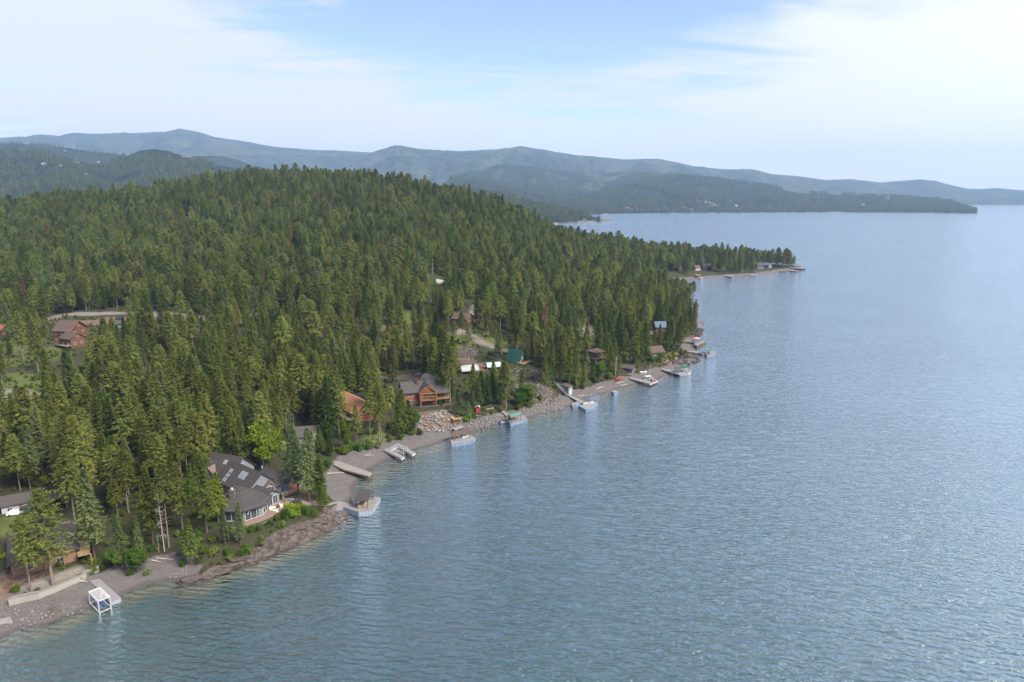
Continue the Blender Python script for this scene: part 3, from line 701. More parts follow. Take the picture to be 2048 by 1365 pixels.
ok = rng.random(len(cx_)) < prob
cx_, cy_, z_, s_, bw_ = cx_[ok], cy_[ok], z_[ok], s_[ok], bw_[ok]
hh = np.clip(rng.normal(19.0, 4.0, len(cx_)), 9, 29) * (0.72 + 0.28 * sst(0, 30, s_ - bw_)) * (1.14 - 0.14 * sst(280, 420, cy_)) * np.where(rng.random(len(cx_)) < .12, .6, 1)
N_SINGLE = 200
CONIFERS = []
FIELDS = []
# ------------------------------------------------------------------ trees one can pick out in the photo: foot px/py, top py, kind, width factor
HERO = [(106,1171,983,'bigpine',1.0),(62,1183,1034,'pine0',.9),(190,1118,941,'fir2',1.05),(338,1095,932,'thin',1.1),(329,1103,972,'snag',.8),(318,1106,1066,'snag',.9),
 (255,1015,938,'snag',1),(246,1141,1028,'fir2',.9),(280,1112,1034,'fir2',.9),(383,1129,1040,'fir1',1.4),(414,1066,906,'fir1',1.0),(437,1045,946,'limelarch',1.5),
 (451,1092,1016,'fir2',.9),(482,1091,1003,'fir2',1.0),(532,940,842,'leafy1',1.0),(597,987,850,'fir2',1.1),(619,1003,858,'fir2',1.0),(641,1000,917,'larch',1.7),(646,1026,972,'fir1',1.5),
 (678,872,734,'pine1',1.0),(749,845,720,'pine1',1.1),(759,883,767,'pine0',.9),(741,889,781,'thin',.9),(762,876,770,'thin',1.1),(783,866,773,'thin',1.2),(806,872,780,'fir0',1.3),
 (818,868,800,'fir3',1.4),(829,862,815,'leafy0',.8),(796,874,815,'fir0',1.3),(694,905,832,'leafy1',.45),(714,890,811,'pine1',1.0),(919,836,785,'fir2',1.5),(945,829,782,'fir2',1.3),(938,842,803,'fir2',1.5),
 (905,800,757,'larch',1.4),(889,790,745,'fir0',1.3),(907,752,672,'fir0',1.3),(946,792,728,'fir0',1.3),(962,806,742,'fir1',1.4),(975,810,750,'fir3',1.5),(988,800,722,'fir0',1.2),(1001,812,745,'larch',1.5),
 (1012,817,724,'pine2',1.0),(1057,812,760,'leafy0',.9),(1040,818,778,'leafy0',.9),(1089,788,715,'pine1',1.0),(1121,768,724,'fir2',1.4),(1138,770,696,'larch',1.3),(1153,775,709,'fir0',1.1),
 (1174,757,705,'thin',1.3),(1167,765,722,'fir0',1.2),(1185,762,722,'fir3',1.2),(1200,759,717,'leafy0',.8),(1217,760,742,'leafy1',.8),(1239,750,715,'pine1',1.0),(1215,736,667,'fir0',1.1),(1228,735,672,'fir1',1.1),
 (1252,728,670,'fir0',1.1),(1269,729,642,'fir1',1.1),(1281,729,660,'fir0',1.1),(1290,729,646,'fir1',1.0),(1319,699,649,'fir0',1.1),(1333,709,644,'fir0',1.1),(1344,703,655,'fir2',1.0),(1357,702,633,'fir1',1.1),
 (1369,680,622,'fir0',1.1),(1379,672,615,'fir1',1.2),(1386,664,610,'fir0',1.0),(1390,650,600,'fir0',.9),(1377,650,598,'fir1',1.0),(1371,606,562,'thin',1.6),(1380,604,566,'pine2',1.2),(1386,601,563,'pine2',1.1),(1364,612,566,'fir0',1.1),
 (1322,543,498,'fir2',1.5),(1338,541,505,'leafy1',1.0),(1436,541,526,'leafy1',1.2),(1566,539,503,'rusty',1.3),(1576,538,500,'pine2',1.2),(1579,537,503,'thin',1.3),(1570,538,497,'pine0',1.0),
 (600,775,715,'yellow',.8),(410,905,838,'bloom',.6),(635,893,862,'bloom',.9),(1276,734,722,'leafy1',1.0),(1322,722,704,'leafy0',1.2),(1347,720,703,'leafy1',1.2),(1306,726,712,'leafy0',1.2),
 (234,1139,1088,'leafy0',1.0),(276,1146,1088,'leafy0',1.0),(385,1010,930,'larch',1.5),(40,850,770,'thin',1.2),(700,690,612,'pine0',1.0),(573,868,800,'fir2',1.2),(560,880,795,'pine1',1.1),(548,872,780,'pine0',1.0),
 (640,905,850,'fir3',1.4),(660,915,860,'larch',1.3),(625,915,862,'fir2',1.0),(583,955,885,'fir3',1.4),(400,880,800,'fir3',1.2),(838,700,640,'pine0',1.0),(862,690,630,'pine1',1.0),(925,690,625,'thin',1.3),(990,700,640,'pine0',1.0),
 (1068,690,632,'pine1',1.2),(1100,690,640,'pine0',1.2),(590,750,690,'rusty',1.0),(150,592,540,'thin',1.3),(200,595,545,'pine2',1.0),(235,600,540,'thin',1.2),(268,602,545,'pine2',1.0),(55,640,560,'rusty',1.0)]
M_LIMEL = mk_leaf('lime_larch_needles', (0.12, 0.165, 0.022), (0.12, 0.165, 0.022), (0.16, 0.20, 0.035), 0.35)
KINDS['limelarch'] = (KINDS['larch'][0].copy(), KINDS['larch'][1], KINDS['larch'][2], KINDS['larch'][3]); KINDS['limelarch'][0].materials[0] = M_LIMEL
NAMES = {'snag': 'dead_tree', 'leafy0': 'broadleaf_tree', 'leafy1': 'broadleaf_tree', 'bloom': 'flowering_tree', 'yellow': 'broadleaf_tree'}
OTHERS = []
for bx, by, ty, k, wf in HERO:
    g = G(bx, by); g2 = aty(bx, ty, g.y); h = max(g2.z - g.z, 1.5)
    e = plant(k, g.x, g.y, g.z - .15, h, bx * .7, NAMES.get(k, 'conifer'))
    e.scale = (e.scale[0] * wf, e.scale[1] * wf, e.scale[2]); e['_k'] = k
    (OTHERS if k in NAMES else CONIFERS).append(e); ROOM.append((g.x, g.y, 2.0 if h > 9 else 1.2))
SHRUBS = []
for bx, by, hp, k in [(32,1183,14,'bush2'),(185,1127,12,'bush2'),(205,1140,12,'bush0'),(262,1150,14,'bush0'),(295,1150,12,'bush1'),(582,1027,22,'bush2'),(598,1024,20,'bush2'),(614,1029,18,'bush0'),(571,1036,18,'bush0'),(556,1040,14,'bush1'),
   (590,1036,16,'bush2'),(630,1030,14,'bush0'),(505,1062,12,'bush2'),(541,1052,12,'bush0'),(497,1108,14,'bush0'),(520,1092,12,'bush1'),(430,1112,18,'bush1'),(456,1110,16,'bush0'),(398,1126,16,'bush1'),(366,1132,14,'bush0'),
   (720,902,16,'bush0'),(738,899,16,'bush0'),(689,908,18,'bush2'),(704,900,15,'bush0'),(756,896,12,'bush1'),(639,948,22,'bush2'),(655,935,16,'bush0'),(915,842,12,'bush2'),(933,846,13,'bush2'),(948,838,12,'bush0'),(1035,820,14,'bush1'),
   (1060,815,12,'bush1'),(1080,800,10,'bush1'),(1130,790,10,'bush2'),(1165,778,10,'bush0'),(1190,766,12,'bush0'),(1218,757,12,'bush2'),(1229,752,9,'bush0'),(1274,735,9,'bush2'),(1300,724,9,'bush0'),(1315,722,9,'bush2'),(1340,719,10,'bush2'),
   (1360,712,10,'bush0'),(1375,716,7,'bush1'),(840,870,12,'bush0'),(822,872,12,'bush2'),(800,880,12,'bush0'),(780,884,9,'bush1'),(60,1130,9,'bush0'),(125,1140,8,'bush1'),(75,1183,8,'bush1'),(50,1192,8,'bush0'),(475,915,14,'bush1'),(500,905,12,'bush0'),(435,915,14,'bush1'),(1420,541,6,'bush0'),(1460,541,5,'bush1')]:
    g = G(bx, by); sc_ = proj(g)[2]; h = hp * sc_ / F * 1.1
    e = plant(k, g.x, g.y, g.z - .1, h, bx * 1.3, 'shrub'); e['_k'] = k; SHRUBS.append(e)
# low growth under and between the trees
ux, uy = cand(-420, 330, 105, 620, 3.3)
mu, su, bu = masks(ux, uy); k_ = (fbm(ux / 11, uy / 11, 50, 3) + rng.uniform(-.15, .15, len(ux)) > 0.42 + 0.0003 * uy - 0.25 * ((su < bu + 9) & (mu['beach'] < .3))) & ((su > bu + 0.5) | ((mu['beach'] < .2) & (su > 3))) & (mu['road'] < .2) & (mu['dirt'] < .5) & (mu['rock'] < .5)
k_ &= np.array([roomy(a, b, -1.0) for a, b in zip(ux, uy)])
ux, uy = ux[k_], uy[k_]; uz = height(ux, uy)
scatter('undergrowth', np.stack([ux, uy, uz - .15], -1), [PROTO[q] for q in ('bush1', 'bush0', 'bush2')], rng.uniform(.3, .95, len(ux)), rng.uniform(0, 6.28, len(ux)), rng.choice(3, len(ux), p=[.7, .22, .08]), 'low bushes and undergrowth on the forest floor and banks')
print('undergrowth', len(ux))
# ------------------------------------------------------------------ building kit
def root_of(o):
    while o.parent: o = o.parent
    return o
class MB:
    def __init__(s): s.v = []; s.f = []
    def add(s, vs, fs):
        o = len(s.v); s.v += [tuple(map(float, q)) for q in vs]; s.f += [tuple(i + o for i in f) for f in fs]; return s
    def box(s, c, size, rz=0.0):
        cx, cy, cz = c; hx, hy, hz = size[0] / 2, size[1] / 2, size[2] / 2; ca, sa = math.cos(rz), math.sin(rz)
        vs = [(cx + x * ca - y * sa, cy + x * sa + y * ca, cz + z) for z in (-hz, hz) for x, y in ((-hx, -hy), (hx, -hy), (hx, hy), (-hx, hy))]
        return s.add(vs, [(0, 3, 2, 1), (4, 5, 6, 7), (0, 1, 5, 4), (1, 2, 6, 5), (2, 3, 7, 6), (3, 0, 4, 7)])
    def prism(s, poly, z0, z1):
        n = len(poly); z0 = z0 if hasattr(z0, '__len__') else [z0] * n; z1 = z1 if hasattr(z1, '__len__') else [z1] * n
        if sum(poly[i][0] * poly[(i + 1) % n][1] - poly[(i + 1) % n][0] * poly[i][1] for i in range(n)) < 0: poly = poly[::-1]; z0 = z0[::-1]; z1 = z1[::-1]
        vs = [(p[0], p[1], z) for p, z in zip(poly, z0)] + [(p[0], p[1], z) for p, z in zip(poly, z1)]
        return s.add(vs, [tuple(range(n))[::-1], tuple(range(n, 2 * n))] + [(i, (i + 1) % n, n + (i + 1) % n, n + i) for i in range(n)])
    def slab(s, quad, t):
        """thick sheet: 3-D points going round, thickness downward"""
        n = len(quad); vs = list(map(tuple, quad)) + [(p[0], p[1], p[2] - t) for p in quad]
        return s.add(vs, [tuple(range(n)), tuple(range(n, 2 * n))[::-1]] + [(i, n + i, n + (i + 1) % n, (i + 1) % n) for i in range(n)])
    def bar(s, p, q, w=0.12, h=None):
        p, q = Vector(p), Vector(q); d = q - p; L = d.length
        if L < 1e-6: return s
        d.normalize(); up = Vector((0, 0, 1)) if abs(d.z) < 0.95 else Vector((1, 0, 0)); a = d.cross(up).normalized(); b = a.cross(d); h = h or w
        vs = [e + a * x * w / 2 + b * y * h / 2 for e in (p, q) for x, y in ((-1, -1), (1, -1), (1, 1), (-1, 1))]
        return s.add(vs, [(0, 1, 2, 3), (7, 6, 5, 4), (0, 4, 5, 1), (1, 5, 6, 2), (2, 6, 7, 3), (3, 7, 4, 0)])
    def cyl(s, p, q, r, k=8, r2=None):
        p, q = Vector(p), Vector(q); d = (q - p).normalized(); up = Vector((0, 0, 1)) if abs(d.z) < 0.95 else Vector((1, 0, 0)); a = d.cross(up).normalized(); b = a.cross(d); r2 = r if r2 is None else r2
        vs = [e + (a * math.cos(t) + b * math.sin(t)) * rr for e, rr in ((p, r), (q, r2)) for t in [2 * math.pi * i / k for i in range(k)]]
        return s.add(vs, [tuple(range(k)), tuple(range(k, 2 * k))[::-1]] + [(i, k + i, k + (i + 1) % k, (i + 1) % k) for i in range(k)])
    def build(s, name, mat, parent=None, label=None):
        me = bpy.data.meshes.new(name); vs = s.v
        if parent is not None:
            rt = root_of(parent); inv = (Matrix.Translation(rt.location) @ Matrix.Rotation(rt.rotation_euler.z, 4, 'Z')).inverted()
            vs = [inv @ Vector(q) for q in vs]
        me.from_pydata(vs, [], s.f); me.update(); me.materials.append(mat)
        bm = bmesh.new(); bm.from_mesh(me); bmesh.ops.recalc_face_normals(bm, faces=bm.faces); bm.to_mesh(me); bm.free()
        o = link(name, me, parent)
        if label: o['label'] = label
        return o
def mk_lines(name, c1, c2, scale=8.0, axis='X', rough=0.8, ang=0.0, line=0.15, spec=0.3):
    """boards, courses or standing seams: thin dark lines over a varied base"""
    m = bpy.data.materials.new(name); m.use_nodes = True; n = NT(m.node_tree); b = m.node_tree.nodes['Principled BSDF']
    P = n.add('ShaderNodeTexCoord').outputs['Object']
    v = n.add('ShaderNodeVectorRotate', rotation_type='Z_AXIS', ins={'Vector': P, 'Angle': ang}).outputs[0]
    c = n.add('ShaderNodeSeparateXYZ', ins={0: v}).outputs['XYZ'.index(axis)]
    q = n.m('MULTIPLY', c, scale); fr = n.m('FRACT', q); fl = n.m('FLOOR', q)
    wn = n.add('ShaderNodeTexWhiteNoise', noise_dimensions='1D', ins={'W': fl}).outputs[0]
    base = n.mix(n.m('MULTIPLY', n.m('ADD', wn, n.noise(P, 1.5, 4)), 0.6), c1, c2)
    ln = n.m('LESS_THAN', fr, line)
    n.set(b.inputs['Base Color'], n.mix(n.m('MULTIPLY', ln, 0.35), base, tuple(x * 0.35 for x in c1)))
    b.inputs['Roughness'].default_value = rough; b.inputs['Specular IOR Level'].default_value = spec
    return m
M_SHINGLE = mk_lines('grey_brown_shingles', (0.036, 0.030, 0.030), (0.056, 0.049, 0.050), 2.6, 'Z', .9)
M_SHINGLE2 = mk_lines('red_brown_shingles', (0.120, 0.086, 0.071), (0.158, 0.116, 0.098), 2.6, 'Z', .9)
M_SLATE = mk_lines('dark_slate_shingles', (0.046, 0.041, 0.043), (0.073, 0.064, 0.065), 2.6, 'Z', .85)
M_TERRA = mk_lines('orange_shingles', (0.259, 0.120, 0.061), (0.324, 0.165, 0.086), 2.4, 'Z', .9)
M_BROWNR = mk_lines('brown_roofing', (0.069, 0.046, 0.037), (0.093, 0.065, 0.053), 2.6, 'Z', .9)
M_GREENR = mk_lines('dark_green_roofing', (0.013, 0.059, 0.043), (0.017, 0.077, 0.056), 2.2, 'X', .5)
M_MINT = mk_lines('pale_green_metal_roof', (0.070, 0.154, 0.119), (0.098, 0.196, 0.150), 2.0, 'X', .45)
M_BLUER = mk_lines('blue_metal_roof', (0.078, 0.102, 0.162), (0.102, 0.129, 0.192), 1.6, 'X', .4)
M_REDR = mk('red_roofing', (0.28, 0.06, 0.05), (0.2, 0.045, 0.04), 2)
M_LOG = mk_lines('rust_log_siding', (0.198, 0.068, 0.028), (0.264, 0.101, 0.044), 3.2, 'Z', .7)
M_LOG2 = mk_lines('dark_log_siding', (0.095, 0.042, 0.027), (0.135, 0.062, 0.038), 3.2, 'Z', .7)
M_CEDAR = mk_lines('cedar_siding', (0.180, 0.105, 0.062), (0.228, 0.143, 0.085), 3.0, 'Z', .8)
M_BEAM = mk('orange_timber', (0.218, 0.099, 0.041), (0.161, 0.068, 0.029), 2.5, .6)
M_TAN = mk('tan_timber', (0.294, 0.189, 0.105), (0.231, 0.147, 0.084), 2.5, .7)
M_GREYW = mk_lines('grey_siding', (0.140, 0.150, 0.168), (0.182, 0.193, 0.210), 3.0, 'Z', .7)
M_WHITEW = mk_lines('white_siding', (0.330, 0.336, 0.360), (0.372, 0.378, 0.396), 3.0, 'Z', .7)
M_DARKW = mk_lines('dark_brown_siding', (0.075, 0.052, 0.042), (0.105, 0.075, 0.06), 3.0, 'Z', .8)
M_CREAM = mk('cream_render', (0.312, 0.276, 0.210), (0.276, 0.240, 0.180), 1, .85)
M_PINKB = mk('pinkish_render', (0.50, 0.33, 0.25), (0.42, 0.27, 0.21), 1, .85)
M_WHITE = mk('white_paint', (0.462, 0.469, 0.476), (0.408, 0.415, 0.428), 1.5, .5)
M_TRIM = mk('pale_trim', (0.390, 0.375, 0.345), (0.338, 0.323, 0.300), 1.5, .6)
M_GLASS = mk('window_glass', (0.030, 0.038, 0.045), (0.045, 0.055, 0.065), 0.6, .06, spec=1.0)
M_SKYL = mk('skylight_glass', (0.255, 0.274, 0.304), (0.220, 0.245, 0.284), 0.8, .15, spec=1.0)
M_STONE = mk('field_stone', (0.26, 0.23, 0.20), (0.15, 0.13, 0.115), 2.6, .95, 1.0, 5)
M_BLOCK = mk_lines('pale_block_wall', (0.246, 0.230, 0.202), (0.281, 0.264, 0.235), 3.2, 'Z', .9)
M_PAVER = mk('red_brown_paving', (0.215, 0.145, 0.125), (0.155, 0.105, 0.092), 3.0, .9)
M_CONC = mk('concrete', (0.204, 0.189, 0.180), (0.162, 0.150, 0.144), 1.2, .9, .3)
M_DECK = mk_lines('weathered_deck_boards', (0.150, 0.135, 0.126), (0.204, 0.186, 0.176), 4.5, 'X', .85, .5)
M_DECKW = mk_lines('pale_deck_boards', (0.167, 0.161, 0.165), (0.209, 0.202, 0.205), 4.5, 'X', .8, .5)
M_PILE = mk('dark_piling', (0.06, 0.05, 0.042), (0.09, 0.075, 0.062), 2, .9)
M_SKIRT = mk_lines('shaded_white_skirt_boards', (0.221, 0.251, 0.322), (0.274, 0.307, 0.372), 1.6, 'X', .5, .6, .2)  # white boards with shade put into the colour, darker and bluish
M_BLUESK = mk_lines('blue_grey_float_side', (0.120, 0.165, 0.270), (0.180, 0.225, 0.338), 1.2, 'X', .4, .6, .2)
M_ALU = mk('aluminium', (0.385, 0.420, 0.490), (0.315, 0.350, 0.420), 2, .35, metal=.5)
M_TARP = mk('white_tarpaulin', (0.316, 0.321, 0.316), (0.255, 0.266, 0.266), 1.4, .6)
M_BLUE = mk('blue_cover', (0.06, 0.16, 0.40), (0.05, 0.12, 0.32), 2, .6)
M_RED = mk('red_paint', (0.294, 0.035, 0.028), (0.238, 0.028, 0.025), 2, .6)
M_PINK = mk('pink_canvas', (0.62, 0.22, 0.26), (0.5, 0.18, 0.22), 2, .8)
M_ORANGE = mk('orange_canvas', (0.372, 0.150, 0.036), (0.300, 0.120, 0.030), 2, .8)
M_YELL = mk('yellow_boards', (0.406, 0.252, 0.056), (0.336, 0.210, 0.049), 2, .8)
M_BLACK = mk('black_rubber', (0.02, 0.02, 0.022), (0.03, 0.03, 0.032), 2, .8)
M_SOFA = mk('off_white_cushion', (0.528, 0.496, 0.456), (0.480, 0.440, 0.400), 3, .9)

def window(parent, x, y, z, yaw, w=1.4, h=1.3, trim=None, bars=1):
    """frame (a part) with its pane (a sub-part); yaw is the outward direction"""
    nx, ny = math.cos(yaw), math.sin(yaw); tx, ty = -ny, nx; m = MB(); fw = 0.14
    def b_(u, zc, uw, zh, d=0.10): m.box((x + tx * u + nx * d / 2, y + ty * u + ny * d / 2, zc), (uw, d, zh), yaw + math.pi / 2)
    b_(-w / 2, z, fw, h + fw); b_(w / 2, z, fw, h + fw); b_(0, z + h / 2, w - fw, fw); b_(0, z - h / 2, w - fw, fw)
    for i in range(bars): b_(-w / 2 + w * (i + 1) / (bars + 1), z, fw * .6, h - fw)
    f = m.build('window', trim or M_TRIM, parent)
    MB().box((x + nx * 0.03, y + ny * 0.03, z), (w - fw, 0.05, h - fw), yaw + math.pi / 2).build('pane', M_GLASS, f)
    return f
def gable(parent, a, b, hw, z0, ze, zr, wall, roof, over=0.6, t=0.28, wallname='wall', wins=1, openw=False, storeys=1, trim=None):
    """a gabled block along the ridge a -> b (world xy): walls, two roof planes, windows"""
    a, b = Vector(a[:2]), Vector(b[:2]); d = (b - a).normalized(); n = Vector((-d.y, d.x)); L = (b - a).length
    P = lambda u, v, z: (a.x + d.x * u + n.x * v, a.y + d.y * u + n.y * v, z)
    if not openw:
        m = MB(); vs = [P(0, -hw, z0), P(L, -hw, z0), P(L, hw, z0), P(0, hw, z0), P(0, -hw, ze), P(L, -hw, ze), P(L, hw, ze), P(0, hw, ze), P(0, 0, zr), P(L, 0, zr)]
        m.add(vs, [(0, 1, 5, 4), (2, 3, 7, 6), (1, 2, 6, 9, 5), (3, 0, 4, 8, 7), (0, 3, 2, 1), (4, 5, 9, 8), (6, 7, 8, 9)]); m.build(wallname, wall, parent)
    s = (zr - ze) / hw; m = MB()
    for sg in (-1, 1):
        q = [P(-over, 0, zr + t + .02), P(L + over, 0, zr + t + .02), P(L + over, sg * (hw + over), ze - s * over + t + .02), P(-over, sg * (hw + over), ze - s * over + t + .02)]
        m.slab(q, t)
    r = m.build('roof', roof, parent)
    if wins and not openw:
        for fl in range(storeys):
            zc = z0 + max(1.6, (ze - z0) / storeys * (fl + .58)) if storeys > 1 else min(z0 + (ze - z0) * .58 + .1, ze - .9)
            for sg in (-1, 1):
                k = max(1, int(L / 3.4))
                for i in range(k):
                    u = L * (i + .5) / k; p = P(u, sg * (hw + .002), zc); window(parent, p[0], p[1], zc, math.atan2(n.y * sg, n.x * sg), 1.7 if (i + fl) % 2 else 1.2, 1.2, trim)
            for e, sg in ((0, -1), (L, 1)):
                for v in ((-hw * .45, hw * .45) if hw > 2.6 else (0,)):
                    p = P(e + sg * .002, v, zc); window(parent, p[0], p[1], zc, math.atan2(d.y * sg, d.x * sg), 1.5, 1.25, trim)
        if hw > 4 and zr - ze > 2.2:
            for e, sg in ((0, -1), (L, 1)):
                p = P(e + sg * .002, 0, 0); window(parent, p[0], p[1], ze + (zr - ze) * .42, math.atan2(d.y * sg, d.x * sg), 1.3, 1.0, trim, 0)
    return P, L, r
def hip(parent, poly, top, z0, ze, zt, wall, roof, inset=.9, t=.25, floor=True):
    """hipped block: eave polygon (world xy), one or two top points"""
    c = Vector((sum(p[0] for p in poly) / len(poly), sum(p[1] for p in poly) / len(poly)))
    wl = [(c.x + (p[0] - c.x) * inset, c.y + (p[1] - c.y) * inset) for p in poly]
    if wall: MB().prism(wl, z0, ze + .02).build('wall', wall, parent)
    m = MB(); n = len(poly); near = lambda p: min(top, key=lambda q: (q[0] - p[0]) ** 2 + (q[1] - p[1]) ** 2)
    vs = [(p[0], p[1], ze + t) for p in poly] + [(q[0], q[1], zt) for q in top] + [(p[0], p[1], ze) for p in poly] + [(q[0], q[1], zt - t) for q in top]; k = len(top)
    fs = []
    for i in range(n):
        j = (i + 1) % n; a, b = top.index(near(poly[i])), top.index(near(poly[j]))
        for o, rev in ((0, 0), (n + k, 1)):
            f = [(o + i, o + j, o + n + a)] if a == b else [(o + i, o + j, o + n + b, o + n + a)]
            fs += [g[::-1] if rev else g for g in f]
        fs.append((i, n + k + i, n + k + j, j))
    m.add(vs, fs); r = m.build('roof', roof, parent); return wl, r
def rail(parent, pts, z, mat=None, h=1.0, name='railing', step=1.6):
    m = MB()
    for a, b in zip(pts[:-1], pts[1:]):
        a, b = Vector((a[0], a[1])), Vector((b[0], b[1])); L = (b - a).length; k = max(1, int(L / step))
        for zz_ in (z + h, z + h * .55, z + .15): m.bar((a.x, a.y, zz_), (b.x, b.y, zz_), .09 if zz_ > z + .9 * h else .05)
        for i in range(k + 1): p = a + (b - a) * i / k; m.bar((p.x, p.y, z), (p.x, p.y, z + h + .03), .1)
    return m.build(name, mat or M_TAN, parent)
def platform(parent, poly, z, mat, t=.25, name='deck', posts=None, zb=None, pm=None):
    o = MB().prism(poly, z - t, z).build(name, mat, parent)
    if posts is not None:
        for p in posts: MB().bar((p[0], p[1], zb if zb is not None else min(H1(p[0], p[1]), 0) - 1.2), (p[0], p[1], z - t + .01), .26).build('post', pm or M_PILE, parent)
    return o
def chimney(parent, x, y, z0, z1, mat=None, w=1.0, roofpart=None):
    c = MB().box((x, y, (z0 + z1) / 2), (w, w * .8, z1 - z0)).box((x, y, z1 + .08), (w + .25, w * .8 + .25, .16)).build('chimney', mat or M_STONE, roofpart or parent)
    return c
def skylight(roofpart, A, B, Cc, D): return MB().slab([A, B, Cc, D], .12).build('skylight', M_SKYL, roofpart)
def house(name, label, cat, base, A, B, hw, he, hr, wall, roof, storeys=1, chim=None, deckside=0, z0=None, group=None, wins=1, trim=None, over=.6):
    g = G(*base); z = g.z if z0 is None else z0
    o = empty(name, (g.x, g.y, z), 0, label, cat, group)
    a, b = at(*A, z + hr), at(*B, z + hr); zb = min(H1(a.x, a.y), H1(b.x, b.y), z) - 1.5
    P, L, r = gable(o, a, b, hw, zb, z + he, z + hr, wall, roof, wins=wins, storeys=storeys, trim=trim, over=over) if wins != 0 else gable(o, a, b, hw, zb, z + he, z + hr, wall, roof, wins=0, over=over)
    ROOM.append(((a.x + b.x) / 2, (a.y + b.y) / 2, max(L / 2, hw) * .9))
    if chim: p = P(L * chim, hw * .25, 0); chimney(o, p[0], p[1], z + he, z + hr + 1.3, M_STONE, .9, r)
    if deckside:
        sg = deckside; q = [P(-.5, sg * (hw + .05), 0), P(L + .5, sg * (hw + .05), 0), P(L + .5, sg * (hw + 3), 0), P(-.5, sg * (hw + 3), 0)]
        zd = z + (he * .48 if storeys > 1 else .6); platform(o, [(p[0], p[1]) for p in q], zd, M_DECK, .2, posts=[(p[0] * .97 + q[0][0] * .03, p[1] * .97 + q[0][1] * .03) for p in q[2:]], zb=zb)
        rail(o, [q[1], q[2], q[3], q[0]], zd)
    return o, P, L, r
# ------------------------------------------------------------------ the lakeside estate: rambling grey-brown roofs
z = PAD['estate'].z; E_ = empty('lake_house', PAD['estate'], 0, 'rambling lake house with grey-brown shingle roofs and arched glass front above the rocks', 'house')
P_, L_, r1 = gable(E_, (-104, 224.8), (-92.5, 220.6), 5.4, z - 1.5, z + 3.4, z + 8.2, M_GREYW, M_SHINGLE, trim=M_WHITE)
p = P_(3.2, -5.0, 0); gable(E_, P_(3.2, -1.2, 0), P_(3.2, -6.3, 0), 2.3, z + 1.5, z + 3.5, z + 5.6, M_GREYW, M_SHINGLE2, .4, .2, 'dormer_wall', wins=0)
for u in (6.3, 7.1):
    skylight(r1, *[tuple(Vector(P_(u + a, -v, z + 8.2 - (4.8 / 5.4) * v + .42))) for a, v in ((0, 1.6), (.55, 1.6), (.55, 2.8), (0, 2.8))])
window(E_, *P_(11.97, 0, 0)[:2], z + 4.6, math.atan2(-.343, .94), 1.6, 1.5, M_WHITE)
# middle block
P2, L2, r2 = gable(E_, (-93.5, 215.6), (-80.5, 205.4), 5.6, z - 1.5, z + 3.9, z + 8.8, M_GREYW, M_SHINGLE, wins=0)
for i in range(4):
    skylight(r2, *[tuple(P2(8.0 + i * .95 + a, -v, z + 8.8 - (4.9 / 5.6) * v + .42)) for a, v in ((0, 1.3), (.6, 1.3), (.6, 3.3), (0, 3.3))])
for i in range(2):
    for j in range(3): skylight(r2, *[tuple(P2(2.0 + i * 1.0 + a, -v - j * 1.25, z + 8.8 - (4.9 / 5.6) * (v + j * 1.25) + .42)) for a, v in ((0, 2.0), (.6, 2.0), (.6, 3.0), (0, 3.0))])
# low link and entrance gable
gable(E_, (-88.5, 204.5), (-79.2, 199.4), 3.2, z - 1.5, z + 2.9, z + 5.2, M_GREYW, M_SHINGLE, wins=0)
P3, L3, r3 = gable(E_, (-83, 204.6), (-75.6, 200.4), 2.7, z - 1.5, z + 3.6, z + 5.3, M_GREYW, M_SHINGLE, wins=0)
q = P3(7.55, 0, 0); yaw3 = math.atan2(200.4 - 204.6, 7.4)
window(E_, P3(L3 + .01, -1.1, 0)[0], P3(L3 + .01, -1.1, 0)[1], z + 1.8, yaw3, 1.9, 2.8, M_WHITE); window(E_, P3(L3 + .01, 1.1, 0)[0], P3(L3 + .01, 1.1, 0)[1], z + 1.8, yaw3, 1.9, 2.8, M_WHITE)
# lakeside wing
cx, cy = -79.6, 211.6; poly = [(cx + 7.0 * math.cos(R(a)), cy + 5.6 * math.sin(R(a))) for a in (-10, 35, 80, 125, 170, 215, 260, 305)]
wl, r4 = hip(E_, poly, [(-82.3, 213.0), (-79.0, 211.3)], z - 1.5, z + 3.6, z + 7.8, M_GREYW, M_SHINGLE, .84)
for i in (6, 7, 0):
    a, b = wl[i], wl[(i + 1) % 8]; m_ = ((a[0] + b[0]) / 2, (a[1] + b[1]) / 2); window(E_, m_[0], m_[1], z + 1.8, math.atan2(m_[1] - cy, m_[0] - cx), 2.2, 2.4, M_WHITE)
gable(E_, (-80.2, 209.6), (-77.9, 205.6), 1.7, z + .2, z + 4.0, z + 5.6, M_GREYW, M_SHINGLE2, .4, .2, 'dormer_wall', wins=0); window(E_, -77.88, 205.57, z + 3.2, math.atan2(-4, 2.3), 2.2, 2.0, M_WHITE, 2)
MB().cyl((-83, 213.2, z + 6.5), (-83, 213.2, z + 8.1), .22, 6).build('flue', M_TRIM, r4)
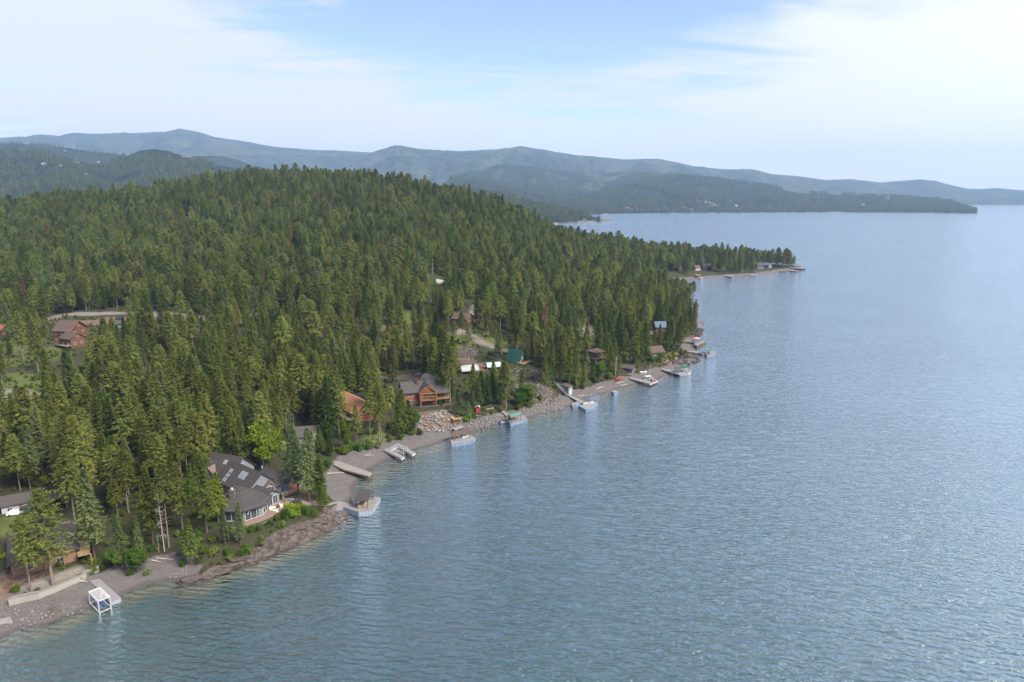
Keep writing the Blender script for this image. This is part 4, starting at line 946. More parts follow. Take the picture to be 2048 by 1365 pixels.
# great room: eight-sided hipped roof over a glass wall
cx, cy = -83.4, 196.6; poly = [(cx + 8.9 * math.cos(R(a)), cy + 8.6 * math.sin(R(a))) for a in range(-67 - 45 * 0, 293, 45)]
wl, r5 = hip(E_, poly, [(-84.2, 197.2)], z - 2.0, z + 3.5, z + 7.8, M_GREYW, M_SHINGLE, .86)
for i in (7, 0, 1, 6):
    a, b = Vector(wl[i]), Vector(wl[(i + 1) % 8]); d = (b - a); L = d.length; m_ = (a + b) / 2; yaw = math.atan2(m_.y - cy, m_.x - cx)
    nrm = Vector((math.cos(yaw), math.sin(yaw))); tv = Vector((-nrm.y, nrm.x)); f = MB()
    for u in (-.47, -.16, .16, .47): f.box((m_.x + tv.x * u * L + nrm.x * .08, m_.y + tv.y * u * L + nrm.y * .08, z + 1.75), (.13, .16, 3.3), yaw + math.pi / 2)
    for zz_ in (.12, 3.3): f.box((m_.x + nrm.x * .07, m_.y + nrm.y * .07, z + zz_), (L * .93, .14, .2), yaw + math.pi / 2)
    if i == 0:
        for k in range(10):
            t0, t1 = math.pi * k / 10, math.pi * (k + 1) / 10; f.bar((*(m_ + nrm * .2 + tv * math.cos(t0) * 1.9), z + 1.9 + math.sin(t0) * 1.7), (*(m_ + nrm * .2 + tv * math.cos(t1) * 1.9), z + 1.9 + math.sin(t1) * 1.7), .2)
    w_ = f.build('glass_wall', M_WHITE, E_)
    MB().box((m_.x + nrm.x * .02, m_.y + nrm.y * .02, z + 1.7), (L * .93, .06, 3.1), yaw + math.pi / 2).build('pane', M_GLASS, w_)
chimney(E_, -85.2, 193.9, z + 4.6, z + 8.2, M_STONE, 1.5, r5)
MB().cyl((-85.2, 193.9, z + 8.2), (-85.2, 193.9, z + 8.9), .35, 8).build('chimney_pot', M_WHITE, E_)
# patio, retaining wall, terrace things
PT = [(-82.5, 187.3), (-79.6, 186.3), (-75.8, 189.0), (-72.2, 194.0), (-69.8, 198.6), (-70.6, 203.0), (-74.0, 204.8), (-77, 199)]
pt = MB().prism(PT, z - 2.0, z + .12).build('terrace', M_PAVER); tag(pt, 'curved red-brown paved terrace in front of the arched glass wall', 'terrace')
w_ = empty('retaining_wall', (-76, 187.5, z - 1), 0, 'curved rough stone wall holding up the red-brown terrace', 'wall')
m = MB(); W_ = [(-85.5, 186.6), (-82.7, 185.9), (-79.4, 185.1), (-75.0, 188.1), (-71.3, 193.3), (-68.8, 198.4)]
for a, b in zip(W_[:-1], W_[1:]): m.bar((a[0], a[1], z - 1.0), (b[0], b[1], z - 1.0), .9, 2.1)
m.build('stone_face', M_STONE, w_)
dk = [(-74.4, 206.2), (-70.6, 209.6), (-70.4, 214.2), (-73.0, 217.0), (-75.3, 216.0), (-73.9, 211.5)]
d_ = empty('timber_deck', (-72, 211, z), 0, 'timber deck with white railing curving round the right wing of the lake house', 'deck')
platform(d_, dk, z + .75, M_BEAM, .5, posts=[dk[1], dk[2]], zb=z - 3, pm=M_TAN); rail(d_, dk[:5], z + .75, M_WHITE)
rl = empty('terrace_railing', (-70, 203, z), 0, 'white railing winding along the lake edge of the terrace', 'railing')
rail(rl, [(-74.0, 205.3), (-72.6, 202.8), (-69.9, 203.4), (-69.2, 200.9), (-69.4, 198.4)], z + .12, M_WHITE, 1.0, 'handrail')
for i, (x, y, rz_, lb) in enumerate(((-74.6, 197.3, .3, 'cream outdoor sofa on the terrace, nearest the glass wall'), (-72.6, 199.7, 2.0, 'cream outdoor armchair at the lake edge of the terrace'), (-73.4, 196.0, -.4, 'cream cushioned lounger at the middle of the terrace'))):
    s_ = empty('outdoor_seat', (x, y, z + .12), rz_, lb, 'seat', 'cream terrace seats'); ca, sa = math.cos(rz_), math.sin(rz_)
    MB().box((x, y, z + .36), (1.9, .85, .45), rz_).build('seat', M_SOFA, s_); MB().box((x - sa * .5, y + ca * .5, z + .62), (1.9, .2, .85), rz_).build('backrest', M_SOFA, s_)
t_ = empty('low_table', (-73.9, 198.7, z + .12), .3, 'low rust-red table between the cream terrace seats', 'table')
MB().box((-73.9, 198.7, z + .5), (1.3, .8, .08), .3).build('tabletop', M_BROWNR, t_)
for sx_, sy_ in ((-1, -1), (1, -1), (1, 1), (-1, 1)): MB().box((-73.9 + sx_ * .5, 198.7 + sy_ * .3, z + .29), (.08, .08, .34)).build('leg', M_BROWNR, t_)
g = G(592, 1011); hb = empty('hot_tub', g, 0, 'dark covered hot tub below the terrace railing', 'hot tub')
MB().prism([(g.x + 1.7 * math.cos(i * math.pi / 4 + .3), g.y + 1.5 * math.sin(i * math.pi / 4 + .3)) for i in range(8)], g.z - .4, g.z + 1.0).build('shell', M_DARKW, hb)
MB().prism([(g.x + 1.8 * math.cos(i * math.pi / 4 + .3), g.y + 1.6 * math.sin(i * math.pi / 4 + .3)) for i in range(8)], g.z + 1.002, g.z + 1.2).build('cover', M_BLACK, hb)
def ribbon(name, pts, w_, mat, label=None, dz=.12, kind='structure', thick=.3):
    pts = [Vector(p[:2]) for p in pts]; fine = []
    for a, b in zip(pts[:-1], pts[1:]):
        k = max(2, int((b - a).length / 1.5)); fine += [a + (b - a) * i / k for i in range(k)]
    fine.append(pts[-1]); m = MB(); vs = []
    for i, p in enumerate(fine):
        d = (fine[min(i + 1, len(fine) - 1)] - fine[max(i - 1, 0)]).normalized(); n_ = Vector((-d.y, d.x)) * w_ / 2
        zt = max(H1(p.x + n_.x, p.y + n_.y), H1(p.x - n_.x, p.y - n_.y), H1(p.x, p.y)) + dz
        vs += [(p.x + n_.x, p.y + n_.y, zt), (p.x - n_.x, p.y - n_.y, zt), (p.x + n_.x, p.y + n_.y, zt - thick), (p.x - n_.x, p.y - n_.y, zt - thick)]
    fs = []
    for i in range(len(fine) - 1):
        a = i * 4; b = a + 4; fs += [(a, a + 1, b + 1, b), (a, b, b + 2, a + 2), (a + 1, a + 3, b + 3, b + 1), (a + 2, b + 2, b + 3, a + 3)]
    e = len(fine) * 4 - 4; fs += [(0, 2, 3, 1), (e, e + 1, e + 3, e + 2)]
    m.add(vs, fs); o = m.build(name, mat); return tag(o, label, None, None, kind)
ribbon('path', [G(a, b) for a, b in ((582, 1000), (600, 1004), (618, 1010), (636, 1013), (655, 1012), (672, 1008))], 1.6, M_CONC)
# ------------------------------------------------------------------ the lodge at the left edge
z = PAD['shore_lodge'].z
o = empty('shore_lodge', PAD['shore_lodge'], 0, 'brown-roofed lodge with timber gable half hidden behind the tall shore pines', 'house')
a, b = at(80, 1034, z + 7.2), at(84, 1088, z + 7.2)
P_, L_, r_a = gable(o, a, b, 7.2, z - 1.5, z + 3.6, z + 7.2, M_CEDAR, M_SHINGLE, storeys=1, over=.9)
e = P_(L_ + .15, 0, 0); m = MB(); A_ = [P_(L_ + .6, v, zz_) for v, zz_ in ((-7, z + 3.6), (0, z + 7.1), (7, z + 3.6), (-4, z), (4, z), (0, z))]
m.bar(A_[0], A_[1], .3); m.bar(A_[2], A_[1], .3); m.bar(A_[0], A_[2], .3)
for v in (-4.2, 0, 4.2): m.bar(P_(L_ + .6, v, z), P_(L_ + .6, v, z + 3.6 + 3.5 * (1 - abs(v) / 7)), .28)
m.build('timber_truss', M_TAN, o)
q = [P_(L_ - 6, -7.3, 0), P_(L_ + 3, -7.3, 0), P_(L_ + 3, -10.2, 0), P_(L_ - 6, -10.2, 0)]
q2 = [P_(L_ - 6, 7.3, 0), P_(L_ + 3, 7.3, 0), P_(L_ + 3, 10.2, 0), P_(L_ - 6, 10.2, 0)]; q = q2 if q2[0][0] > q[0][0] else q
platform(o, [p[:2] for p in q], z + 2.6, M_TAN, .25, posts=[q[2], q[3]], zb=z - 1.5, pm=M_TAN); rail(o, [q[1], q[2], q[3], q[0]], z + 2.6, M_TAN)
chimney(o, *P_(L_ * .35, 2, 0)[:2], z + 4, z + 8.6, M_STONE, 1.2, r_a)
# shed with parked cars behind it
z = PAD['shed'].z
o, P_, L_, r_ = house('garage', 'long low garage with grey roof and pale walls at the left edge', 'garage', (40, 1022), (2, 995), (68, 983), 3.4, 2.6, 4.2, M_WHITEW, M_SLATE, z0=z)
MB().box(((lambda p: (p[0], p[1], z + 1.05))(P_(L_ * .6, -3.45, 0))), (1.1, .1, 2.1), math.atan2(P_(1, 0, 0)[1] - P_(0, 0, 0)[1], P_(1, 0, 0)[0] - P_(0, 0, 0)[0])).build('door', M_BEAM, o)
def car(label, x, y, z, rz, mat, van=False, group=None):
    o = empty('parked_car', (x, y, z), rz, label, 'car', group); L, W_, Hh = (4.9, 1.9, 1.9) if van else (4.5, 1.8, 1.45)
    prof = [(-L / 2, .35), (-L / 2, .95), (-L * .46, 1.0), (-L * .34, Hh), (L * .12, Hh), (L * .27, 1.05), (L * .47, .9), (L / 2, .6), (L / 2, .35)]
    rt = Matrix.Translation((x, y, z)) @ Matrix.Rotation(rz, 4, 'Z'); n = len(prof); m = MB()
    vs = [rt @ Vector((u, s * W_ / 2 * (.86 if v > 1.1 else 1), v)) for s in (-1, 1) for u, v in prof]
    m.add(vs, [tuple(range(n)), tuple(range(n, 2 * n))[::-1]] + [(i, n + i, n + (i + 1) % n, (i + 1) % n) for i in range(n)]); m.build('body', mat, o)
    for s in (-1, 1):
        g_ = MB(); g_.add([rt @ Vector((u, s * (W_ / 2 * w_ + .012), v)) for u, v, w_ in ((-L * .42, 1.08, .97), (-L * .33, Hh - .12, .87), (L * .10, Hh - .12, .87), (L * .22, 1.08, .97))] + [rt @ Vector((u, s * (W_ / 2 * w_ - .04), v)) for u, v, w_ in ((-L * .42, 1.08, .97), (-L * .33, Hh - .12, .87), (L * .10, Hh - .12, .87), (L * .22, 1.08, .97))], [(0, 1, 2, 3), (7, 6, 5, 4), (0, 4, 5, 1), (1, 5, 6, 2), (2, 6, 7, 3), (3, 7, 4, 0)]); g_.build('side_window', M_GLASS, o)
        for u in (-L * .31, L * .31): MB().cyl(rt @ Vector((u, s * (W_ / 2 - .12), .33)), rt @ Vector((u, s * (W_ / 2 + .03), .33)), .33, 10).build('wheel', M_BLACK, o)
    return o
M_CARW = mk('white_car_paint', (0.62, 0.63, 0.64), (0.6, 0.6, 0.62), 1, .25, spec=.6); M_CARD = mk('dark_car_paint', (0.03, 0.035, 0.045), (0.04, 0.045, 0.055), 1, .25, spec=.6); M_CARS = mk('silver_car_paint', (0.32, 0.34, 0.37), (0.3, 0.32, 0.35), 1, .3, spec=.6)
for px, py, rz_, mt, v, lb in ((32, 1030, .3, M_CARW, 0, 'white car parked in front of the long low garage'), (56, 1026, .2, M_CARD, 1, 'dark van parked beside the white car at the long garage'),
    (238, 640, .5, M_CARD, 1, 'dark van parked in the yard right of the timber house'), (262, 636, .2, M_CARW, 0, 'white car parked at the track in the woods right of the timber house'), (205, 652, 1.2, M_CARS, 0, 'silver car parked beside the timber house among the pines')):
    g = G(px, py); car(lb, g.x, g.y, g.z, rz_, mt, v, 'cars parked by the houses')
# ------------------------------------------------------------------ orange roofed lodge and its neighbours
z = PAD['orange'].z
o, P_, L_, r_ = house('lodge', 'log lodge with terracotta orange roof behind the tall shore pines', 'house', (715, 850), (686, 782), (733, 806), 6.2, 4.4, 8.2, M_LOG, M_TERRA, storeys=2, z0=z, deckside=-1)
house('outbuilding', 'small outbuilding with bright white metal roof behind the orange-roofed lodge', 'shed', (716, 812), (702, 789), (731, 786), 2.6, 2.6, 3.6, M_GREYW, M_TARP, over=.3)
house('cottage', 'slate-blue roofed cottage hidden among the trees left of the orange-roofed lodge', 'house', (610, 885), (582, 856), (634, 852), 4.2, 3.0, 5.6, M_GREYW, M_SLATE)
# ------------------------------------------------------------------ big log cabin
z = PAD['cabin'].z; o = empty('log_cabin', PAD['cabin'], 0, 'large rust-red log cabin with dark roof and orange timber porch above the boulders', 'house')
a, b = at(803, 766, z + 9.4), at(886, 760, z + 9.4); zz = z
P_, L_, ra = gable(o, a, b, 5.0, z - 1.5, z + 6.0, z + 9.4, M_LOG, M_SLATE, wins=0, over=.8)
d = (b - a).normalized(); n_ = Vector((d.y, -d.x, 0)); yaw_f = math.atan2(n_.y, n_.x)      # front faces the lake and the camera
F_ = lambda u, v: (a.x + d.x * u + n_.x * v, a.y + d.y * u + n_.y * v)
mid = L_ * .56
gable(o, F_(mid, -2), F_(mid, 7.2), 3.7, z - 1.5, z + 6.2, z + 10.0, M_LOG, M_SLATE, wins=0, over=.9)
for u, zc, w_, h_ in ((L_ * .17, 4.6, 2.2, 1.7), (L_ * .17, 1.2, 1.9, 1.2), (L_ * .30, 1.2, 1.2, 1.2), (L_ * .78, 4.6, 1.4, 1.4), (L_ * .9, 4.6, 1.4, 1.6), (L_ * .8, 1.3, 1.4, 1.3)):
    p = F_(u, 5.01); window(o, p[0], p[1], z + zc, yaw_f, w_, h_, M_WHITE)
p = F_(mid, 7.21); window(o, p[0], p[1], z + 4.1, yaw_f, 3.4, 2.2, M_BEAM, None or 2); window(o, p[0], p[1], z + 1.2, yaw_f, 3.0, 2.0, M_BEAM, 2)
pr = MB()
for u in (mid - 3.6, mid + 3.6): pr.cyl((*F_(u, 9.6), z - 1), (*F_(u, 9.6), z + 6.8), .32, 8)
for zz_ in (2.6, 4.4, 5.9): pr.cyl((*F_(mid - 4.0, 9.6), z + zz_), (*F_(mid + 4.0, 9.6), z + zz_), .22, 8)
pr.cyl((*F_(mid - 3.9, 9.6), z + 6.4), (*F_(mid, 9.6), z + 9.6), .2, 8); pr.cyl((*F_(mid + 3.9, 9.6), z + 6.4), (*F_(mid, 9.6), z + 9.6), .2, 8); pr.cyl((*F_(mid, 9.6), z + 6), (*F_(mid, 9.6), z + 9.6), .18, 8)
pr.build('log_porch', M_BEAM, o)
dq = [F_(mid - 3.9, 7.25), F_(mid - 3.9, 9.7), F_(mid + 3.9, 9.7), F_(mid + 3.9, 7.25)]; MB().prism(dq, z + 2.5, z + 2.72).build('balcony', M_TAN, o); rail(o, dq, z + 2.72, M_BEAM)
dq = [F_(L_ * .72, 5.05), F_(L_ * .72, 8.6), F_(L_ + 1.5, 8.6), F_(L_ + 1.5, 5.05)]
MB().prism(dq, z + 2.5, z + 2.75).build('deck', M_TAN, o); rail(o, dq[1:], z + 2.75, M_TAN)
for q in (dq[1], dq[2]): MB().bar((*q, z - 1), (*q, z + 5.3), .3).build('post', M_BEAM, o)
MB().slab([(*F_(L_ * .70, 4.6), z + 6.3), (*F_(L_ * .70, 9.0), z + 5.6), (*F_(L_ + 1.8, 9.0), z + 5.6), (*F_(L_ + 1.8, 4.6), z + 6.3)], .2).build('porch_roof', M_SLATE, o)
sb = MB()
for q0, q1 in ((F_(-1, 6.2), F_(mid - 4, 6.2)), (F_(mid - 4.5, 10.4), F_(mid + 4.5, 10.4)), (F_(mid + 4.5, 9.4), F_(L_ + 2, 9.4))): sb.bar((*q0, z - .7), (*q1, z - .7), .9, 1.7)
sb.build('stone_plinth', M_STONE, o)
chimney(o, *F_(L_ * .36, 1.5), z + 7, z + 11, M_LOG2, 1.1, ra)
house('log_garage', 'rust-red log garage with dark roof behind the large log cabin', 'garage', (868, 778), (850, 748), (882, 755), 4.2, 3.4, 6.4, M_LOG, M_SLATE, z0=PAD['garage'].z)
# beach hut, white canopies, small red shed
g = G(912, 850); o = empty('beach_hut', g, 0, 'little open beach hut with flat brown roof below the log cabin', 'hut')
q = [at(a_, b_, g.z + 2.7) for a_, b_ in ((898, 834), (907, 840), (924, 837), (914, 831))]; MB().slab([tuple(v) for v in q], .22).build('roof', M_TAN, o)
for v in q: MB().bar((v.x * .96 + g.x * .04, v.y * .99 + q[0].y * .01, g.z - 1), (v.x * .96 + g.x * .04, v.y * .99 + q[0].y * .01, g.z + 2.5), .3).build('post', M_BEAM, o)
cc = sum((Vector(v[:2]) for v in q), Vector((0, 0))) / 4; MB().prism([tuple(cc + (Vector(v[:2]) - cc) * .72) for v in q], g.z - 1, g.z + 2.45).build('wall', M_DARKW, o)
def vault(label, A, B, hw, h, zoff=0, mat=None, name='canopy_shelter'):
    g = G(*A); g2 = G(*B); z = min(g.z, g2.z) + zoff; o = empty(name, (g.x, g.y, z), 0, label, 'canopy'); a_, b_ = Vector((g.x, g.y)), Vector((g2.x, g2.y)); d = (b_ - a_).normalized(); n = Vector((-d.y, d.x)); m = MB(); K = 10; L = (b_ - a_).length
    for s_ in range(4):
        sag = [0, .0, .0, 0][s_]
    def pt(u, t, r=1.0): c_, s_ = math.cos(t), math.sin(t); return (a_.x + d.x * u + n.x * c_ * hw * r, a_.y + d.y * u + n.y * c_ * hw * r, z + h * (.45 + .55 * s_) * r)
    for i in range(K):
        t0, t1 = math.pi * i / K, math.pi * (i + 1) / K; m.slab([pt(0, t0), pt(L, t0), pt(L, t1), pt(0, t1)], .12)
    m.build('cover', mat or M_TARP, o)
    for u in (0, L * .5, L):
        f = MB()
        for i in range(K): t0, t1 = math.pi * i / K, math.pi * (i + 1) / K; f.bar(pt(u, t0, .97), pt(u, t1, .97), .12)
        for t in (0, math.pi): p = pt(u, t, .97); f.bar((p[0], p[1], z - 1), p, .12)
        f.build('hoop', M_ALU, o)
    return o
vault('white arched canopy in the clearing above the log cabin', (920, 747), (954, 744), 4.2, 4.2)
vault('pale green-white arched canopy right of the bigger white one', (972, 738), (1000, 736), 3.2, 3.4, mat=mk('pale_green_tarpaulin', (0.42, 0.52, 0.50), (0.34, 0.42, 0.42), 1.4, .6))
house('sheltered_store', 'brown-roofed store dug into the bank above the white arched canopy', 'shed', (925, 728), (915, 721), (952, 722), 4, 2.2, 3.4, M_DARKW, M_BROWNR, wins=0)
g = G(955, 824); o = empty('small_shed', g, .3, 'tiny red shed with white curved roof right of the spruces', 'shed')
MB().box((g.x, g.y, g.z + 1), (2.0, 2.2, 2.4), .3).build('wall', M_RED, o); m = MB()
for i in range(6): t0, t1 = math.pi * i / 6, math.pi * (i + 1) / 6; m.slab([(g.x + 1.15 * math.cos(t), g.y + s_ * 1.2, g.z + 2.2 + .9 * math.sin(t)) for t, s_ in ((t0, -1), (t0, 1), (t1, 1), (t1, -1))], .1)
m.build('roof', M_WHITE, o)
# ------------------------------------------------------------------ green A-frame
z = PAD['aframe'].z; o = empty('a_frame_cabin', PAD['aframe'], 0, 'steep green-roofed A-frame cabin with white front above the rocky bank', 'cabin')
a, b = at(1024, 699, z + 7.6), at(1045, 701, z + 7.6)
ap = Vector((b.x, b.y)); bk = ap + Vector((-.80, .60)) * 9; dd = (ap - bk).normalized()
P_, L_, ra = gable(o, bk, ap, 3.9, z - 1, z + .4, z + 7.6, M_WHITEW, M_GREENR, wins=0, over=.7, t=.3)
yw = math.atan2(dd.y, dd.x)
for v, zc, w_, h_ in ((-1.3, 2.0, 1.3, 2.0), (1.3, 2.0, 1.3, 2.0), (0, 4.8, 1.5, 1.5)): p = P_(L_ + .01, v, 0); window(o, p[0], p[1], z + zc, yw, w_, h_, M_WHITE)
q = [P_(L_ + .05, -5, 0), P_(L_ + 4, -5, 0), P_(L_ + 4, 4.6, 0), P_(L_ + .05, 4.6, 0)]
platform(o, [v[:2] for v in q], z + .9, M_TAN, .3, posts=[v for v in q], zb=z - 4, pm=M_TAN); rail(o, q, z + .9, M_PINKB)
for i, v in enumerate((-3.2, -1.2, 2.6)):
    p = P_(L_ + 2.4, v, 0); s_ = empty('deck_chair', (p[0], p[1], z + .9), yw, ['red deck chair at the left of the A-frame cabin deck', 'red deck chair at the middle of the A-frame cabin deck', 'red deck chair at the right of the A-frame cabin deck'][i], 'chair', 'red chairs on the A-frame deck')
    MB().box((p[0], p[1], z + 1.25), (.7, .7, .15), yw).build('seat', M_RED, s_); MB().box((p[0] - dd.x * .38, p[1] - dd.y * .38, z + 1.6), (.1, .7, .8), yw).build('backrest', M_RED, s_)
# tram, lift shed
g = G(1137, 792); o = empty('lift_shed', g, 0, 'tall grey-blue boat shed with flat top at the foot of the tram rails', 'shed')
q = [at(a_, b_, g.z + 4.2) for a_, b_ in ((1123, 770), (1137, 776), (1145, 772), (1131, 767))]; MB().prism([v[:2] for v in q], g.z - 1, g.z + 4.2).build('wall', M_GREYW, o)
cc = sum((Vector(v[:2]) for v in q), Vector((0, 0))) / 4; MB().prism([tuple(cc + (Vector(v[:2]) - cc) * 1.08) for v in q], g.z + 4.203, g.z + 4.4).build('roof', M_BROWNR, o)
v = (q[1] + q[2]) / 2; dv = (q[2] - q[1]); yw = math.atan2(-dv.x, dv.y); MB().box((v.x + math.cos(yw) * .05, v.y + math.sin(yw) * .05, g.z + 1.5), (dv.length * .7, .12, 3.0), yw + math.pi / 2).build('door', M_WHITEW, o)
g0, g1 = G(1096, 764), G(1120, 786); o = empty('tram_track', g1, 0, 'two pale tram rails climbing the bank to the left of the grey boat shed', 'tram rails')
t0, t1 = aty(1093, 744, g1.y + 22), aty(1114, 769, g1.y + 3)
for s_ in (-.7, .7): MB().bar((t0.x + s_, t0.y, t0.z), (t1.x + s_, t1.y, t1.z), .2).build('rail', M_ALU, o)
m = MB()
for i in range(7):
    p = t0 + (t1 - t0) * (i + .5) / 7; m.bar((p.x - .9, p.y, p.z - .1), (p.x + .9, p.y, p.z - .1), .14); m.bar((p.x, p.y, H1(p.x, p.y) - .5), (p.x, p.y, p.z), .18)
m.build('trestle', M_ALU, o)
a, b = aty(1114, 769, g1.y + 2), at(1135, 791, 1.6); o = empty('stairway', b, 0, 'pale metal stairway running down the bank beside the grey boat shed', 'stairs'); m = MB()
d = Vector(b - a); sd_ = Vector((-d.y, d.x, 0)).normalized() * .6
for s_ in (-1, 1): m.bar(a + sd_ * s_, b + sd_ * s_, .14, .3)
m.build('stringer', M_ALU, o); m = MB()
for i in range(16): p = a + d * (i + .5) / 16; m.bar(p - sd_, p + sd_, .32, .07)
m.build('steps', M_ALU, o)
MB().bar(a + sd_ + Vector((0, 0, 1)), b + sd_ + Vector((0, 0, 1)), .07).bar(a - sd_ + Vector((0, 0, 1)), b - sd_ + Vector((0, 0, 1)), .07).build('handrail', M_ALU, o)
# ------------------------------------------------------------------ houses further along the shore
z = PAD['modern'].z; o = empty('modern_house', PAD['modern'], 0, 'low modern house with orange fascia and long timber balcony among dark firs', 'house')
q = [at(a_, b_, z + 7) for a_, b_ in ((1172, 702), (1192, 707), (1211, 703), (1194, 697))]; cc = sum((Vector(v[:2]) for v in q), Vector((0, 0))) / 4
MB().prism([tuple(cc + (Vector(v[:2]) - cc) * .85) for v in q], z - 2, z + 6.69).build('wall', M_DARKW, o)
MB().prism([tuple(cc + (Vector(v[:2]) - cc) * 1.05) for v in q], z + 7.003, z + 7.2).build('roof', M_BROWNR, o)
MB().prism([tuple(cc + (Vector(v[:2]) - cc) * 1.07) for v in q], z + 6.7, z + 7.0).build('fascia', M_BEAM, o)
bal = [tuple(cc + (Vector(v[:2]) - cc) * 1.25) for v in (q[0], q[1], q[2])]; bal2 = [tuple(cc + (Vector(v[:2]) - cc) * .852) for v in (q[2], q[1], q[0])]
MB().prism(bal + bal2, z + 3.4, z + 3.7).build('balcony', M_TAN, o); rail(o, bal, z + 3.7, M_BEAM, 1.1)
for v in bal: MB().bar((*v, z - 3), (*v, z + 3.4), .3).build('post', M_TRIM, o)
for (a_, b_) in ((q[0], q[1]), (q[1], q[2])):
    for t in (.25, .5, .75):
        v = cc + (Vector((a_ + (b_ - a_) * t)[:2]) - cc) * .852; dv = b_ - a_; yw = math.atan2(-dv.x, dv.y); yw = yw if math.cos(yw) * (v.x - cc.x) + math.sin(yw) * (v.y - cc.y) > 0 else yw + math.pi
        for zc in (1.4, 5.1): window(o, v.x, v.y, z + zc, yw, 1.7, 1.7, M_TRIM)
house('guest_house', 'small pink-walled guest house behind the modern house with orange fascia', 'house', (1170, 712), (1164, 686), (1178, 687), 2.6, 4.0, 5.2, M_PINKB, M_BROWNR)
house('boat_hut', 'brown hut with flat-pitched roof and deck at the back of the pebble beach', 'hut', (1257, 752), (1245, 729), (1268, 732), 3.0, 3.4, 4.6, M_DARKW, M_SLATE, deckside=-1)
house('blue_roof_house', 'timber house with blue metal roof deep among the firs near the headland', 'house', (1318, 680), (1310, 644), (1330, 644), 5.0, 5.0, 8.0, M_LOG2, M_BLUER, storeys=2)
house('wing_house', 'small orange timber cabin just below the blue metal roof', 'cabin', (1309, 684), (1303, 663), (1314, 664), 2.6, 3.4, 5.0, M_BEAM, M_SHINGLE2)
house('brown_cabin', 'brown-roofed cabin behind the leafy bushes near the green-roofed dock', 'cabin', (1308, 720), (1297, 694), (1322, 692), 4.0, 3.4, 6.2, M_DARKW, M_BROWNR)
g0, g1 = G(1343, 712), G(1365, 710); o = empty('board_fence', (g0 + g1) / 2, 0, 'low yellow board fence on the point beside the green-roofed dock', 'fence')
MB().bar((g0.x, g0.y, g0.z + .9), (g1.x, g1.y, g1.z + .9), .12, 1.2).build('boards', M_YELL, o)
m = MB()
for i in range(6): p = g0 + (g1 - g0) * i / 5; m.bar((p.x, p.y + .1, p.z - .4), (p.x, p.y + .1, p.z + 1.7), .16)
m.build('posts', M_TAN, o)
for base, A, B, hw, he, hr, wm, rm, st, nm, lb in (
 ((1353, 545), (1342, 527), (1363, 529), 4.5, 5, 9, M_DARKW, M_SHINGLE, 2, 'chalet', 'dark brown chalet at the left end of the far beach'),
 ((1392, 544), (1387, 532), (1397, 531), 3.5, 5, 7, M_CREAM, M_BROWNR, 2, 'cream_house', 'narrow cream house above the far beach, right of the dark chalet'),
 ((1413, 541), (1405, 528), (1421, 528), 4.5, 5, 8, M_DARKW, M_SLATE, 2, 'dark_house', 'dark house with slate roof behind the far beach, left of the round green bush'),
 ((1446, 541), (1443, 534), (1450, 534), 2.2, 2.6, 4, M_WHITEW, M_WHITE, 1, 'white_shed', 'little white shed on the lawn behind the far beach'),
 ((1520, 540), (1513, 527), (1526, 527), 4, 5, 7.5, M_GREYW, M_SLATE, 2, 'grey_house', 'grey house near the tip of the far beach, left one of the touching pair'),
 ((1534, 540), (1529, 526), (1541, 527), 4, 4.5, 7, M_GREYW, M_BLUER, 2, 'blue_grey_house', 'blue-grey house near the tip of the far beach, right one of the touching pair'),
 ((1398, 531), (1392, 519), (1403, 518), 4, 4, 7, M_GREYW, M_SHINGLE, 1, 'upper_house', 'pale shingled roof showing among the trees above the cream house')):
    house(nm, lb, 'house', base, A, B, hw, he, hr, wm, rm, storeys=st)
# ------------------------------------------------------------------ houses inland
z = PAD['timber'].z
o, P_, L_, r_ = house('timber_house', 'timber house with brown roof and orange gable in the clearing at the left', 'house', (140, 682), (121, 641), (155, 642), 7.0, 6.0, 11.0, M_LOG2, M_BROWNR, storeys=2, chim=.45, z0=z)
q = P_(L_ + .9, 0, 0); m = MB()
for s_ in (-1, 1): m.bar(P_(L_ + .75, s_ * 7.4, z + 5.9), P_(L_ + .75, 0, z + 11.1), .35)
m.build('bargeboard', M_BEAM, o)
house('timber_annex', 'lower brown-roofed annex in front of the timber house', 'house', (152, 694), (134, 664), (154, 667), 4.2, 4.2, 7.0, M_LOG2, M_BROWNR, z0=z, deckside=-1)
house('red_cabin', 'red-roofed cabin cut by the left edge of the photo', 'cabin', (4, 678), (-22, 651), (8, 650), 4.5, 4.5, 7.0, M_LOG2, M_REDR)
house('hillside_house', 'tan house with pale flat-pitched roof high among the pines on the hill', 'house', (880, 578), (862, 556), (894, 564), 6, 3.5, 5.0, M_CEDAR, M_TRIM)
house('woodland_house', 'brown log house among thin pines at the top of the pale clearing', 'house', (926, 650), (910, 626), (940, 628), 5, 5, 8, M_LOG2, M_BROWNR, storeys=2)
house('track_shed', 'grey-roofed shed beside the gravel road right of the timber house', 'shed', (240, 652), (226, 642), (246, 641), 3.2, 2.6, 4.2, M_GREYW, M_SLATE)
